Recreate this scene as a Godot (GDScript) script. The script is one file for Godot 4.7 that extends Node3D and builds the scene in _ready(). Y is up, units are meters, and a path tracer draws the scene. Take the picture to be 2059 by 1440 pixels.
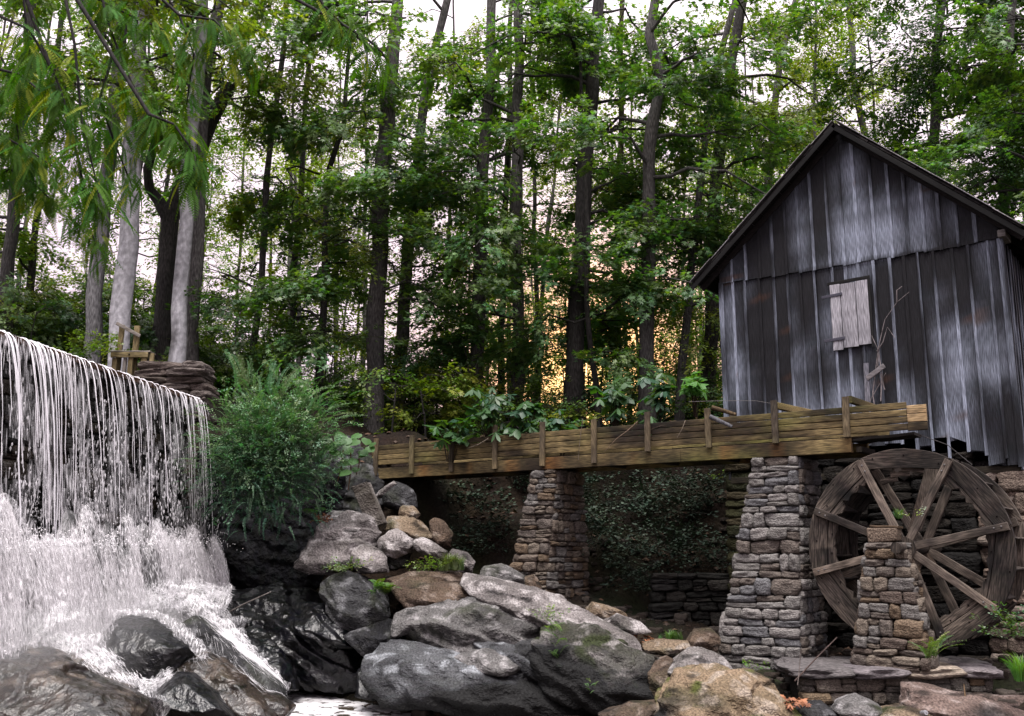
extends Node3D
# An old board mill with its wooden flume, stone piers and water wheel beside a dam with a waterfall, in late light.

const FOCAL := 2000.0
const PITCH := 0.191986
const EYE := Vector3(0, 2, 0)
const POOL := -0.5

var rng := RandomNumberGenerator.new()
var nz := FastNoiseLite.new()          # broad soft noise
var nf := FastNoiseLite.new()          # fine noise
var nr := FastNoiseLite.new()          # ridged noise, cracks
var M := {}
var dirs_fine := PackedVector3Array()
var tris_fine := PackedInt32Array()
var dirs_mid := PackedVector3Array()
var tris_mid := PackedInt32Array()
var dirs_low := PackedVector3Array()
var tris_low := PackedInt32Array()
var taken := {}
var stone_kinds: Array = []
var sprigs := {}


class Geo:
	var v := PackedVector3Array()
	var c := PackedColorArray()
	var i := PackedInt32Array()

	func add(p: Vector3, col: Color) -> int:
		v.append(p)
		c.append(col)
		return v.size() - 1

	# a, b, c anticlockwise as seen from the front
	func tri(a: int, b: int, d: int) -> void:
		i.append(a)
		i.append(d)
		i.append(b)

	func quad(a: int, b: int, d: int, e: int) -> void:
		tri(a, b, d)
		tri(a, d, e)

	func tri_out(a: int, b: int, d: int, out: Vector3) -> void:
		if (v[b] - v[a]).cross(v[d] - v[a]).dot(out) < 0.0:
			tri(a, d, b)
		else:
			tri(a, b, d)

	func normals() -> PackedVector3Array:
		var n := PackedVector3Array()
		n.resize(v.size())
		for k in range(0, i.size(), 3):
			var a := i[k]
			var b := i[k + 1]
			var d := i[k + 2]
			var f := (v[d] - v[a]).cross(v[b] - v[a])
			n[a] += f
			n[b] += f
			n[d] += f
		for k in n.size():
			n[k] = n[k].normalized() if n[k].length_squared() > 1e-20 else Vector3.UP
		return n

	func commit() -> ArrayMesh:
		var a := []
		a.resize(Mesh.ARRAY_MAX)
		a[Mesh.ARRAY_VERTEX] = v
		a[Mesh.ARRAY_NORMAL] = normals()
		a[Mesh.ARRAY_COLOR] = c
		a[Mesh.ARRAY_INDEX] = i
		var m := ArrayMesh.new()
		m.add_surface_from_arrays(Mesh.PRIMITIVE_TRIANGLES, a)
		return m


# ---- naming and tagging

func numbered(called: String) -> String:
	if not taken.has(called):
		taken[called] = 0
		return called
	taken[called] += 1
	return "%s_%03d" % [called, taken[called]]


func tag(o: Node, label: String, category := "", group := "", kind := "") -> void:
	if label:
		o.set_meta("label", label)
	if category:
		o.set_meta("category", category)
	if group:
		o.set_meta("group", group)
	if kind:
		o.set_meta("kind", kind)


func thing(called: String, label: String, category: String, where := Vector3.ZERO, turn := 0.0, group := "") -> Node3D:
	var o := Node3D.new()
	o.name = numbered(called)
	o.position = where
	o.rotation.y = turn
	add_child(o, true)
	tag(o, label, category, group)
	return o


func sub(called: String, parent: Node, where := Vector3.ZERO) -> Node3D:
	var o := Node3D.new()
	o.name = called
	o.position = where
	parent.add_child(o, true)
	return o


func put(called: String, mesh: Mesh, material: Material, parent: Node = null) -> MeshInstance3D:
	var o := MeshInstance3D.new()
	o.mesh = mesh
	o.material_override = material
	if parent:
		o.name = called
		parent.add_child(o, true)
	else:
		o.name = numbered(called)
		add_child(o, true)
	return o


func scatter(called: String, mesh: Mesh, material: Material, xs: Array, cols: PackedColorArray, parent: Node) -> MultiMeshInstance3D:
	var mm := MultiMesh.new()
	mm.transform_format = MultiMesh.TRANSFORM_3D
	mm.use_colors = true
	mm.mesh = mesh
	mm.instance_count = xs.size()
	for k in xs.size():
		mm.set_instance_transform(k, xs[k])
		mm.set_instance_color(k, cols[k])
	var o := MultiMeshInstance3D.new()
	o.multimesh = mm
	o.material_override = material
	o.set_meta("kind", "stuff")
	if parent:
		o.name = called
		parent.add_child(o, true)
	else:
		o.name = numbered(called)
		add_child(o, true)
	return o


# a point of the place, from the direction it is seen in and its distance ahead of the camera's foot
func at(px: float, py: float, far: float) -> Vector3:
	var u := (px - 1029.5) / FOCAL
	var w := -(py - 720.0) / FOCAL
	var t := far / (cos(PITCH) - sin(PITCH) * w)
	return Vector3(t * u, EYE.y + t * (cos(PITCH) * w + sin(PITCH)), -far)


func rr(a: float, b: float) -> float:
	return rng.randf_range(a, b)


func mixc(a: Color, b: Color, t: float) -> Color:
	return a.lerp(b, clampf(t, 0.0, 1.0))


# ---- shapes

func block(g: Geo, t: Transform3D, s: Vector3, b: float, col: Color, jit := 0.0) -> void:
	var h := s * 0.5
	var ids := PackedInt32Array()
	for corner in 8:
		var sg := Vector3(1 if corner & 1 else -1, 1 if corner & 2 else -1, 1 if corner & 4 else -1)
		var wob := Vector3(rr(-jit, jit), rr(-jit, jit), rr(-jit, jit)) if jit > 0.0 else Vector3.ZERO
		for ax in 3:
			var p := Vector3(sg.x * (h.x - b), sg.y * (h.y - b), sg.z * (h.z - b))
			p[ax] = sg[ax] * h[ax]
			ids.append(g.add(t * (p + wob), col))
	var o := t.origin
	for ax in 3:
		var e := (ax + 1) % 3
		var f := (ax + 2) % 3
		for s0 in 2:
			var q: Array = []
			for k in [[0, 0], [1, 0], [1, 1], [0, 1]]:
				q.append(ids[((s0 << ax) | (k[0] << e) | (k[1] << f)) * 3 + ax])
			var mid: Vector3 = (g.v[q[0]] + g.v[q[2]]) * 0.5 - o
			g.tri_out(q[0], q[1], q[2], mid)
			g.tri_out(q[0], q[2], q[3], mid)
		for k in [[0, 0], [1, 0], [1, 1], [0, 1]]:      # the edges that run along ax
			var c0: int = (k[0] << e) | (k[1] << f)
			var c1: int = c0 | (1 << ax)
			var q2 := [ids[c0 * 3 + e], ids[c1 * 3 + e], ids[c1 * 3 + f], ids[c0 * 3 + f]]
			var mid2: Vector3 = (g.v[q2[0]] + g.v[q2[2]]) * 0.5 - o
			mid2 -= t.basis[ax].normalized() * mid2.dot(t.basis[ax].normalized())
			g.tri_out(q2[0], q2[1], q2[2], mid2)
			g.tri_out(q2[0], q2[2], q2[3], mid2)
	for corner in 8:
		var a := ids[corner * 3]
		g.tri_out(a, ids[corner * 3 + 1], ids[corner * 3 + 2], g.v[a] - o)


func loft(g: Geo, rings: Array, colours: Array, closed_ends := true) -> void:
	# rings of equal size, each running anticlockwise as seen from the far end
	var n: int = rings[0].size()
	var first := g.v.size()
	for r in rings.size():
		for k in n:
			g.add(rings[r][k], colours[r][k])
	for r in rings.size() - 1:
		for k in n:
			var a := first + r * n + k
			var b := first + r * n + (k + 1) % n
			g.quad(a, b, b + n, a + n)
	if closed_ends:
		for e in [0, rings.size() - 1]:
			var mid := Vector3.ZERO
			for k in n:
				mid += rings[e][k]
			mid /= n
			var away: Vector3 = mid - (rings[1][0] + rings[1][n / 2]) * 0.5 if e == 0 else mid - (rings[e - 1][0] + rings[e - 1][n / 2]) * 0.5
			var m := g.add(mid, colours[e][0])
			var s := g.v.size()
			for k in n:
				g.add(rings[e][k], colours[e][k])
			for k in n:
				g.tri_out(m, s + k, s + (k + 1) % n, away)


# a board from p0 to p1; wide along wd, thick along td
func board(g: Geo, p0: Vector3, p1: Vector3, wd: Vector3, w: float, td: Vector3, th: float, rows: int, paint: Callable, warp := 0.004, ragged := 0.0) -> void:
	var b := minf(0.008, minf(w, th) * 0.22)
	var x := w * 0.5
	var y := th * 0.5
	var along := (p1 - p0).normalized()
	var prof := [Vector2(-x + b, -y), Vector2(x - b, -y), Vector2(x, -y + b), Vector2(x, y - b), Vector2(x - b, y), Vector2(-x + b, y), Vector2(-x, y - b), Vector2(-x, -y + b)]
	if wd.cross(td).dot(along) < 0.0:
		prof.reverse()
	var rings: Array = []
	var cols: Array = []
	var sd := rr(0, 90)
	for r in rows + 1:
		var f := float(r) / rows
		var ring := PackedVector3Array()
		var cc := PackedColorArray()
		var bend := nz.get_noise_2d(sd + f * 60.0, sd) * warp * 3.0
		for q in prof:
			var e: float = 1.0 + nz.get_noise_2d(f * 90.0, sd * 3.0 + q.x * 40.0) * 0.012
			var p: Vector3 = p0.lerp(p1, f) + wd * (q.x * e) + td * (q.y + bend)
			if ragged > 0.0 and (r == 0 or r == rows):
				p += along * (absf(nf.get_noise_2d(q.x * 300.0, sd)) * ragged * (1 if r == 0 else -1))
			ring.append(p)
			cc.append(paint.call(p))
		rings.append(ring)
		cols.append(cc)
	loft(g, rings, cols)


func tube(g: Geo, path: Array, radii: Array, sides: int, paint: Callable, rough := 0.0, caps := true) -> void:
	var rings: Array = []
	var cols: Array = []
	var side := Vector3.ZERO
	for k in path.size():
		var fwd: Vector3 = (path[mini(k + 1, path.size() - 1)] - path[maxi(k - 1, 0)]).normalized()
		if side == Vector3.ZERO:
			side = fwd.cross(Vector3(0.31, 0.22, 0.93)).normalized()
		side = (side - fwd * side.dot(fwd)).normalized()
		var up := fwd.cross(side)
		var ring := PackedVector3Array()
		var cc := PackedColorArray()
		for s in sides:
			var a := TAU * s / sides
			var d := side * cos(a) + up * sin(a)
			var r: float = radii[k]
			var p: Vector3 = path[k] + d * r
			if rough > 0.0:
				p += d * (nf.get_noise_3dv(p * 8.0) * rough * r + nz.get_noise_3dv(p * 14.0) * rough * r)
			ring.append(p)
			cc.append(paint.call(p))
		rings.append(ring)
		cols.append(cc)
	loft(g, rings, cols, caps)


func flat(col: Color) -> Callable:
	return func(_p: Vector3) -> Color: return col


func sphere_grid(level: int) -> Array:
	var vs: Array = []
	var t := (1.0 + sqrt(5.0)) / 2.0
	for k in [[-1, t, 0], [1, t, 0], [-1, -t, 0], [1, -t, 0], [0, -1, t], [0, 1, t], [0, -1, -t], [0, 1, -t], [t, 0, -1], [t, 0, 1], [-t, 0, -1], [-t, 0, 1]]:
		vs.append(Vector3(k[0], k[1], k[2]).normalized())
	var fs: Array = []
	for a in 12:
		for b in range(a + 1, 12):
			for d in range(b + 1, 12):
				if vs[a].distance_to(vs[b]) < 1.1 and vs[b].distance_to(vs[d]) < 1.1 and vs[a].distance_to(vs[d]) < 1.1:
					fs.append([a, b, d] if (vs[b] - vs[a]).cross(vs[d] - vs[a]).dot(vs[a]) > 0.0 else [a, d, b])
	for l in level:
		var mids := {}
		var next: Array = []
		for f in fs:
			var m: Array = []
			for e in 3:
				var x: int = mini(f[e], f[(e + 1) % 3])
				var y: int = maxi(f[e], f[(e + 1) % 3])
				var key := x * 100000 + y
				if not mids.has(key):
					mids[key] = vs.size()
					vs.append((vs[x] + vs[y]).normalized())
				m.append(mids[key])
			next.append([f[0], m[0], m[2]])
			next.append([f[1], m[1], m[0]])
			next.append([f[2], m[2], m[1]])
			next.append([m[0], m[1], m[2]])
		fs = next
	var ix := PackedInt32Array()
	for f in fs:
		ix.append_array([f[0], f[1], f[2]])
	return [PackedVector3Array(vs), ix]


# the faces of the convex hull of a few points, as [normal, distance from c]
func hull_planes(pts: Array, c: Vector3) -> Array:
	var out: Array = []
	var n := pts.size()
	for a in n:
		for b in range(a + 1, n):
			for d in range(b + 1, n):
				var q: Vector3 = (pts[b] - pts[a]).cross(pts[d] - pts[a])
				if q.length() < 1e-6:
					continue
				q = q.normalized()
				var o: float = q.dot(pts[a])
				if o < q.dot(c):
					q = -q
					o = -o
				var ok := true
				for e in n:
					if q.dot(pts[e]) > o + 1e-4:
						ok = false
						break
				if not ok:
					continue
				var w := o - q.dot(c)
				for k in out:
					if k[0].dot(q) > 0.985 and absf(k[1] - w) < 0.05:
						ok = false
						break
				if ok and w > 1e-3:
					out.append([q, w])
	return out


# ---- materials

func noise_tex(kind: int, freq: float, oct: int, lo: float, hi: float, size := 512, sd := 1, fractal := FastNoiseLite.FRACTAL_FBM, mid := -1.0) -> NoiseTexture2D:
	var n := FastNoiseLite.new()
	n.noise_type = kind
	n.frequency = freq
	n.fractal_type = fractal
	n.fractal_octaves = oct
	n.seed = sd
	var t := NoiseTexture2D.new()
	t.width = size
	t.height = size
	t.seamless = true
	t.noise = n
	var r := Gradient.new()
	r.set_color(0, Color(lo, lo, lo))
	r.set_color(1, Color(hi, hi, hi))
	if mid >= 0.0:
		r.add_point(mid, Color(lo * 0.25 + hi * 0.75, lo * 0.25 + hi * 0.75, lo * 0.25 + hi * 0.75))
	t.color_ramp = r
	return t


func surf(tex: Texture2D, scale: Vector3, rough: float, bump: Texture2D = null, cm := 0.0, bright := 1.0) -> StandardMaterial3D:
	var m := StandardMaterial3D.new()
	m.vertex_color_use_as_albedo = true
	m.albedo_color = Color(bright, bright, bright)
	m.albedo_texture = tex
	m.roughness = rough
	m.metallic_specular = 0.3
	m.uv1_triplanar = true
	m.uv1_scale = scale
	if bump:
		m.heightmap_enabled = true
		m.heightmap_texture = bump
		m.heightmap_scale = cm
	return m


func make_materials() -> void:
	nz.noise_type = FastNoiseLite.TYPE_SIMPLEX_SMOOTH
	nz.frequency = 0.05
	nz.fractal_octaves = 3
	nz.seed = 3
	nf.noise_type = FastNoiseLite.TYPE_SIMPLEX_SMOOTH
	nf.frequency = 0.3
	nf.fractal_octaves = 3
	nf.seed = 8
	nr.noise_type = FastNoiseLite.TYPE_SIMPLEX_SMOOTH
	nr.fractal_type = FastNoiseLite.FRACTAL_RIDGED
	nr.frequency = 0.35
	nr.fractal_octaves = 4
	nr.seed = 5
	var S := FastNoiseLite.TYPE_SIMPLEX_SMOOTH
	var grain := noise_tex(S, 0.02, 5, 0.36, 1.0, 512, 4)
	var speck := noise_tex(S, 0.04, 5, 0.40, 1.0, 512, 6)
	var crag := noise_tex(S, 0.012, 6, 0.0, 1.0, 512, 7, FastNoiseLite.FRACTAL_RIDGED)
	var lump := noise_tex(S, 0.02, 5, 0.0, 1.0, 512, 9)
	M.wall = surf(grain, Vector3(7, 0.35, 7), 0.75, grain, 0.5)
	M.wood = surf(grain, Vector3(0.4, 5, 5), 0.8, grain, 0.12)          # grain runs along x
	M.post = surf(grain, Vector3(7, 0.5, 7), 0.75, grain, 0.6)
	M.stone_wood = surf(noise_tex(S, 0.015, 5, 0.25, 1.0, 512, 14), Vector3(4.5, 0.45, 4.5), 0.85, grain, 0.4)
	M.stone = surf(speck, Vector3(1.6, 1.6, 1.6), 0.85, lump, 2.2)
	M.rock = surf(speck, Vector3(1.1, 1.6, 1.1), 0.85, crag, 5.0)
	M.wet = surf(speck, Vector3(0.8, 0.9, 0.8), 0.28, crag, 2.0)
	M.wet.metallic_specular = 0.4
	M.soil = surf(speck, Vector3(0.6, 0.6, 0.6), 0.95, lump, 6.0)
	M.bark = surf(grain, Vector3(2.2, 0.5, 2.2), 0.9, grain, 2.5)
	M.pale_bark = surf(noise_tex(S, 0.02, 4, 0.6, 1.0, 512, 15), Vector3(0.9, 0.5, 0.9), 0.85, crag, 1.0)
	M.iron = surf(speck, Vector3(4, 4, 4), 0.5)
	M.iron.metallic = 0.6
	M.tin = surf(speck, Vector3(1, 1, 1), 0.4)
	M.tin.metallic = 0.7
	var leaf := StandardMaterial3D.new()
	leaf.vertex_color_use_as_albedo = true
	leaf.roughness = 0.4
	leaf.metallic_specular = 0.5
	leaf.backlight_enabled = true
	leaf.backlight = Color(0.92, 1.0, 0.3)
	leaf.cull_mode = BaseMaterial3D.CULL_DISABLED
	M.leaf = leaf
	var dull := leaf.duplicate()
	dull.roughness = 0.7
	dull.backlight = Color(0.3, 0.35, 0.15)
	var thin := leaf.duplicate()
	thin.roughness = 0.65
	thin.metallic_specular = 0.2
	thin.backlight = Color(1.0, 1.0, 0.2)
	M.thin_leaf = thin
	var cool := leaf.duplicate()
	cool.backlight = Color(0.55, 0.8, 0.36)
	cool.roughness = 0.45
	M.cool_leaf = cool
	M.dull_leaf = dull
	var w := StandardMaterial3D.new()      # white broken water
	w.vertex_color_use_as_albedo = true
	w.roughness = 0.35
	w.transparency = BaseMaterial3D.TRANSPARENCY_ALPHA
	w.albedo_color = Color(0.98, 0.975, 0.985, 0.52)
	M.foam = w
	var w2 := w.duplicate()
	w2.albedo_color = Color(0.98, 0.97, 0.98, 0.6)
	M.thin_foam = w2
	var fn := FastNoiseLite.new()
	fn.noise_type = S
	fn.frequency = 0.03
	fn.fractal_octaves = 5
	fn.seed = 31
	var ft := NoiseTexture2D.new()
	ft.width = 512
	ft.height = 512
	ft.seamless = true
	ft.noise = fn
	var fr := Gradient.new()
	fr.set_color(0, Color(1, 1, 1, 0))
	fr.set_color(1, Color(1, 1, 1, 0.9))
	fr.add_point(0.47, Color(1, 1, 1, 0.03))
	fr.add_point(0.60, Color(1, 1, 1, 0.20))
	fr.add_point(0.78, Color(1, 1, 1, 0.55))
	ft.color_ramp = fr
	var film := StandardMaterial3D.new()        # a torn film of water: clear where it is thin, white where it breaks
	film.transparency = BaseMaterial3D.TRANSPARENCY_ALPHA
	film.albedo_color = Color(0.97, 0.965, 0.975, 1.0)
	film.albedo_texture = ft
	film.roughness = 0.3
	film.uv1_triplanar = true
	film.uv1_scale = Vector3(1.0, 0.12, 1.0)
	M.film = film
	var film2 := film.duplicate()
	film2.uv1_scale = Vector3(1.9, 0.2, 1.9)
	film2.uv1_offset = Vector3(0.3, 0.6, 0.1)
	M.film2 = film2
	var froth := film.duplicate()
	froth.uv1_scale = Vector3(1.6, 0.45, 1.6)
	M.froth = froth
	var veil := surf(noise_tex(S, 0.03, 5, 0.0, 1.0, 512, 12), Vector3(2.2, 0.25, 2.2), 0.4)
	M.veil = veil
	var p := StandardMaterial3D.new()
	p.albedo_color = Color(0.05, 0.04, 0.03).linear_to_srgb()
	p.roughness = 0.08
	p.heightmap_enabled = true
	p.heightmap_texture = lump
	p.heightmap_scale = 3.0
	p.uv1_triplanar = true
	p.uv1_scale = Vector3(0.9, 0.9, 0.9)
	M.pool = p
	var wh: Array = []
	for c in [Color(0.040, 0.105, 0.035), Color(0.055, 0.13, 0.045), Color(0.03, 0.085, 0.045), Color(0.075, 0.14, 0.06), Color(0.10, 0.24, 0.06)]:
		var l2: StandardMaterial3D = leaf.duplicate()
		l2.albedo_color = c.linear_to_srgb()
		wh.append(l2)
	M.whorl = wh


# the evening sky: pale pinkish haze all round, brighter overhead, and a warm glow where the sun has gone down behind the trees
func evening_sky() -> ImageTexture:
	var im := Image.create(1024, 512, false, Image.FORMAT_RGBF)
	var to := Vector3(0.085, 0.16, -1.0).normalized()
	var low := Color(0.385, 0.31, 0.355)
	var high := Color(1.75, 1.72, 1.77)
	for y in 512:
		var up := (0.5 - (y + 0.5) / 512.0) * PI
		var t := pow(clampf(sin(up), 0.0, 1.0), 3.0)
		for x in 1024:
			var az := (x + 0.5) / 1024.0 * TAU
			var c := low.lerp(high, t)
			if up < 0.0:
				c = Color(0.12, 0.115, 0.095)
			elif up < 0.9:
				var d := Vector3(sin(az) * cos(up), sin(up), -cos(az) * cos(up))
				var k := exp(-pow(d.angle_to(to) / 0.125, 2.0))
				c = c.lerp(Color(0.95, 0.44, 0.15), k)
				c = c.lerp(Color(1.5, 0.86, 0.36), pow(k, 4.0))
			im.set_pixel(x, y, c)
	return ImageTexture.create_from_image(im)


func _ready() -> void:
	var cam := Camera3D.new()
	cam.name = "camera"
	cam.position = EYE
	cam.rotation.x = PITCH
	cam.fov = rad_to_deg(2.0 * atan(720.0 / FOCAL))
	cam.near = 0.1
	cam.far = 600.0
	add_child(cam)
	cam.current = true
	var sky := PanoramaSkyMaterial.new()
	sky.panorama = evening_sky()
	var env := Environment.new()
	env.background_mode = Environment.BG_SKY
	env.sky = Sky.new()
	env.sky.sky_material = sky
	env.background_energy_multiplier = 1.0
	env.tonemap_mode = Environment.TONE_MAPPER_LINEAR
	env.tonemap_exposure = 3.2
	env.volumetric_fog_enabled = true               # only for the spray at the foot of the falls
	env.volumetric_fog_density = 0.0
	env.sdfgi_enabled = true
	env.ssao_enabled = true
	env.ssil_enabled = true
	var we := WorldEnvironment.new()
	we.name = "world_environment"
	we.environment = env
	add_child(we)
	var sun := DirectionalLight3D.new()
	sun.name = "soft_daylight"
	sun.light_color = Color(1.0, 0.97, 0.95)
	sun.light_energy = 0.5
	sun.light_angular_distance = 28.0
	sun.sky_mode = DirectionalLight3D.SKY_MODE_LIGHT_ONLY
	sun.shadow_enabled = true
	add_child(sun)
	var from := Vector3(-0.06, 1.4, 0.55).normalized()       # the bright open sky over the stream, above and behind the viewer
	sun.look_at_from_position(from * 50.0, Vector3.ZERO)

	rng.seed = 20240611
	make_materials()
	var s5 := sphere_grid(5)
	dirs_fine = s5[0]
	tris_fine = s5[1]
	var s4 := sphere_grid(4)
	dirs_mid = s4[0]
	tris_mid = s4[1]
	var s2 := sphere_grid(2)
	dirs_low = s2[0]
	tris_low = s2[1]
	make_stone_kinds()
	make_sprigs()
	build_ground()
	build_dam()
	build_barn()
	build_foundation()
	build_flume()
	build_piers()
	build_wheel()
	build_platform()
	build_rocks()
	build_water()
	build_sluice()
	build_trees()
	build_shrubs()
	build_overhang()
	build_small()


# ---- the ground

var ground_spots: Array = []


func lay(x: float, z: float, y: float, reach := 1.0) -> void:
	ground_spots.append([x, z, y, reach])


func ground_y(x: float, z: float) -> float:
	var sum := 0.0
	var all := 0.0
	for s in ground_spots:
		var dx: float = x - s[0]
		var dz: float = z - s[1]
		var d2 := dx * dx + dz * dz + 0.02
		var w: float = s[3] / (d2 * d2)
		sum += w * s[2]
		all += w
	return sum / all


func build_ground() -> void:
	for k in [[-4, -13, -0.9], [-2, -14, -0.9], [0, -13, -0.9], [-3, -16, -0.9], [-4.2, -17.5, -0.9], [3, -12, -0.9], [-6, -10, -1.0], [0, -8, -1.0], [5, -9, -1.0], [8, -11, -0.9]]:
		lay(k[0], k[1], k[2])
	for k in [[-1.5, -17.5, -0.4], [0, -16, -0.6], [1.2, -17, 0.1], [2.3, -15, -0.7], [0.7, -18.8, 1.0], [-0.6, -19, 0.9], [3.3, -16.6, 0.05], [4, -17.5, 0.15]]:
		lay(k[0], k[1], k[2])
	for k in [[-2, -20, 1.1], [-1, -20.5, 1.3], [1, -20.5, 1.2], [3, -19.5, 0.7], [4, -19, 0.5], [-2.8, -23.2, 4.7], [-0.5, -24.2, 4.7], [2, -24.6, 4.9], [4, -24.2, 4.9], [5, -22.8, 3.2], [0, -22.3, 2.9], [2.5, -22.2, 2.4]]:
		lay(k[0], k[1], k[2])
	for k in [[5.5, -18, 0.3], [7, -17, 0.2], [9, -15.5, 0.6], [7, -22, 3.2], [10, -19, 3.1], [13, -15, 2.6], [9, -24, 4.6], [6, -15.6, -0.05], [7.4, -14.4, -0.05], [5.6, -14, -0.9], [7.8, -12.6, -0.9], [11, -11, 0.5]]:
		lay(k[0], k[1], k[2])
	for k in [[-8, -25, 5.7], [-5, -24, 5.4], [-3, -27, 5.3], [3, -28, 5.4], [9, -30, 5.8], [-12, -30, 8.2], [-5, -36, 7.2], [3, -40, 6.9], [12, -40, 7.2], [-16, -40, 11], [-18, -24, 8.0], [-12, -23, 6.0]]:
		lay(k[0], k[1], k[2], 1.6)
	for k in [[-9, -20, 3.6], [-9, -15, 3.6], [-10, -10, 3.6], [-14, -16, 4.6], [-8.4, -18, 3.6], [-8.7, -12, 3.6], [-5.6, -19, -0.6], [-5.8, -14, -0.6], [-5.9, -16.5, -0.6]]:
		lay(k[0], k[1], k[2])
	for k in [[0, -62, 4], [-40, -60, 9], [40, -60, 5], [0, -150, -4], [-150, -150, 0], [150, -150, 0], [30, -30, 5], [30, -8, 4], [-30, -8, 6], [0, 6, 0.2], [-14, 10, 1], [14, 10, 1], [0, 90, 2], [-150, 20, 4], [150, 20, 4], [0, 250, 2]]:
		lay(k[0], k[1], k[2], 6.0)
	# one sheet: fine in the middle, coarse towards the horizon
	var xs := PackedFloat32Array()
	var zs := PackedFloat32Array()
	for k in range(-78, 79):
		xs.append(k * 0.22 + signf(k) * pow(maxf(absf(k) - 58.0, 0.0), 2.2) * 0.32)
	for k in range(-80, 60):
		zs.append(-18.0 + k * 0.25 + signf(k) * pow(maxf(absf(k) - 45.0, 0.0), 2.2) * 0.17)
	var g := Geo.new()
	var w := xs.size()
	for z in zs:
		for x in xs:
			var y := ground_y(x, z)
			y += nz.get_noise_2d(x * 9.0, z * 9.0) * 0.18 + nf.get_noise_2d(x * 6.0, z * 6.0) * 0.05
			var leaf_litter := nf.get_noise_2d(x * 3.0 + 40.0, z * 3.0)
			var col := mixc(Color(0.018, 0.014, 0.010), Color(0.040, 0.026, 0.016), 0.5 + leaf_litter)
			col = mixc(col, Color(0.016, 0.028, 0.009), nz.get_noise_2d(x * 5.0, z * 5.0 + 99.0) * 1.6)
			g.add(Vector3(x, y, z), col)
	for a in zs.size() - 1:
		for b in w - 1:
			var q := a * w + b
			g.quad(q, q + w, q + w + 1, q + 1)
	var o := put("ground", g.commit(), M.soil)
	tag(o, "leaf strewn forest floor and stream bank", "", "", "structure")


# ---- stones and rocks

func make_stone_kinds() -> void:
	# rough squared blocks of unit size with worn corners
	for k in 14:
		var g := Geo.new()
		var sd := k * 37.0
		var pw := rr(9.0, 24.0)
		var lean := Vector3(rr(-0.1, 0.1), rr(-0.1, 0.1), 0)
		for d in dirs_low:
			var a := Vector3(absf(d.x), absf(d.y), absf(d.z))
			var r := 0.5 / pow(pow(a.x, pw) + pow(a.y, pw) + pow(a.z, pw), 1.0 / pw)
			var p: Vector3 = d * r
			p += d * nf.get_noise_3dv(p * 6.0 + Vector3(sd, 0, 0)) * 0.15
			p.x += p.y * lean.x
			p.y += p.x * lean.y
			var s := 0.78 + 0.3 * nf.get_noise_3dv(p * 9.0 + Vector3(0, sd, 0))
			g.add(p, Color(s, s, s))
		for t in range(0, tris_low.size(), 3):
			g.tri(tris_low[t], tris_low[t + 1], tris_low[t + 2])
		stone_kinds.append(g.commit())


var stone_mats := {}


func stone_mat(col: Color) -> StandardMaterial3D:
	var key := "%.2f %.2f %.2f" % [col.r, col.g, col.b]
	if not stone_mats.has(key):
		var m: StandardMaterial3D = M.stone.duplicate()
		m.albedo_color = col.linear_to_srgb()
		m.uv1_scale = Vector3(0.5, 0.5, 0.5)
		m.heightmap_scale = 3.0
		stone_mats[key] = m
	return stone_mats[key]


var stone_tones := [Color(0.34, 0.32, 0.30), Color(0.42, 0.40, 0.38), Color(0.26, 0.22, 0.19), Color(0.36, 0.30, 0.24), Color(0.30, 0.30, 0.31), Color(0.30, 0.22, 0.15), Color(0.46, 0.43, 0.41)]


func lay_stone(parent: Node, where: Vector3, size: Vector3, turn: float, tones: Array) -> MeshInstance3D:
	var o := put("stone", stone_kinds[rng.randi() % stone_kinds.size()], stone_mat(tones[rng.randi() % tones.size()]), parent)
	var b := Basis(Vector3.UP, turn) * Basis(Vector3.FORWARD, rr(-0.05, 0.05))
	if rng.randf() < 0.5:
		size.x = -size.x
		size.z = -size.z
	o.transform = Transform3D(b * Basis.from_scale(size), where)
	return o


# dry laid stones over one face. o: lower left corner, ex: along, ez: outward; widths at foot and head; batter: how far the head lies back
func stone_face(parent: Node, o: Vector3, ex: Vector3, ez: Vector3, left0: float, right0: float, left1: float, right1: float, height: float, batter: float, course: float, wide: float, tones: Array, deep := 0.28) -> int:
	var y := 0.0
	var n := 0
	var turn := atan2(-ex.z, ex.x)
	while y < height - 0.03:
		var h := course * (rr(0.45, 0.8) if rng.randf() < 0.3 else rr(0.8, 1.6))
		if y + h > height - course * 0.4:
			h = height - y
		var f := (y + h * 0.5) / height
		var l := lerpf(left0, left1, f)
		var r := lerpf(right0, right1, f)
		var x := l
		while x < r - 0.02:
			var w := wide * rr(0.55, 1.6)
			if x + w > r - wide * 0.4:
				w = r - x
			var split := h > course * 1.0 and w > wide * 0.5 and rng.randf() < 0.34
			var back := batter * f + rr(-0.03, 0.03)
			var mid := o + ex * (x + w * 0.5) + Vector3.UP * (y + h * 0.5) - ez * (back + rr(-0.02, 0.03) + deep * 0.5 - 0.04)
			if split:
				var k := rr(0.35, 0.65)
				lay_stone(parent, mid + Vector3.UP * (-h * 0.5 + h * k * 0.5), Vector3(w * 0.99, h * k * 0.97, deep), turn, tones)
				lay_stone(parent, mid + Vector3.UP * (h * 0.5 - h * (1 - k) * 0.5), Vector3(w * 0.99, h * (1 - k) * 0.97, deep * rr(0.9, 1.05)), turn, tones)
				n += 2
			else:
				lay_stone(parent, mid, Vector3(w * 0.965, h * 0.965, deep), turn, tones)
				n += 1
			x += w
		y += h
	return n


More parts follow.
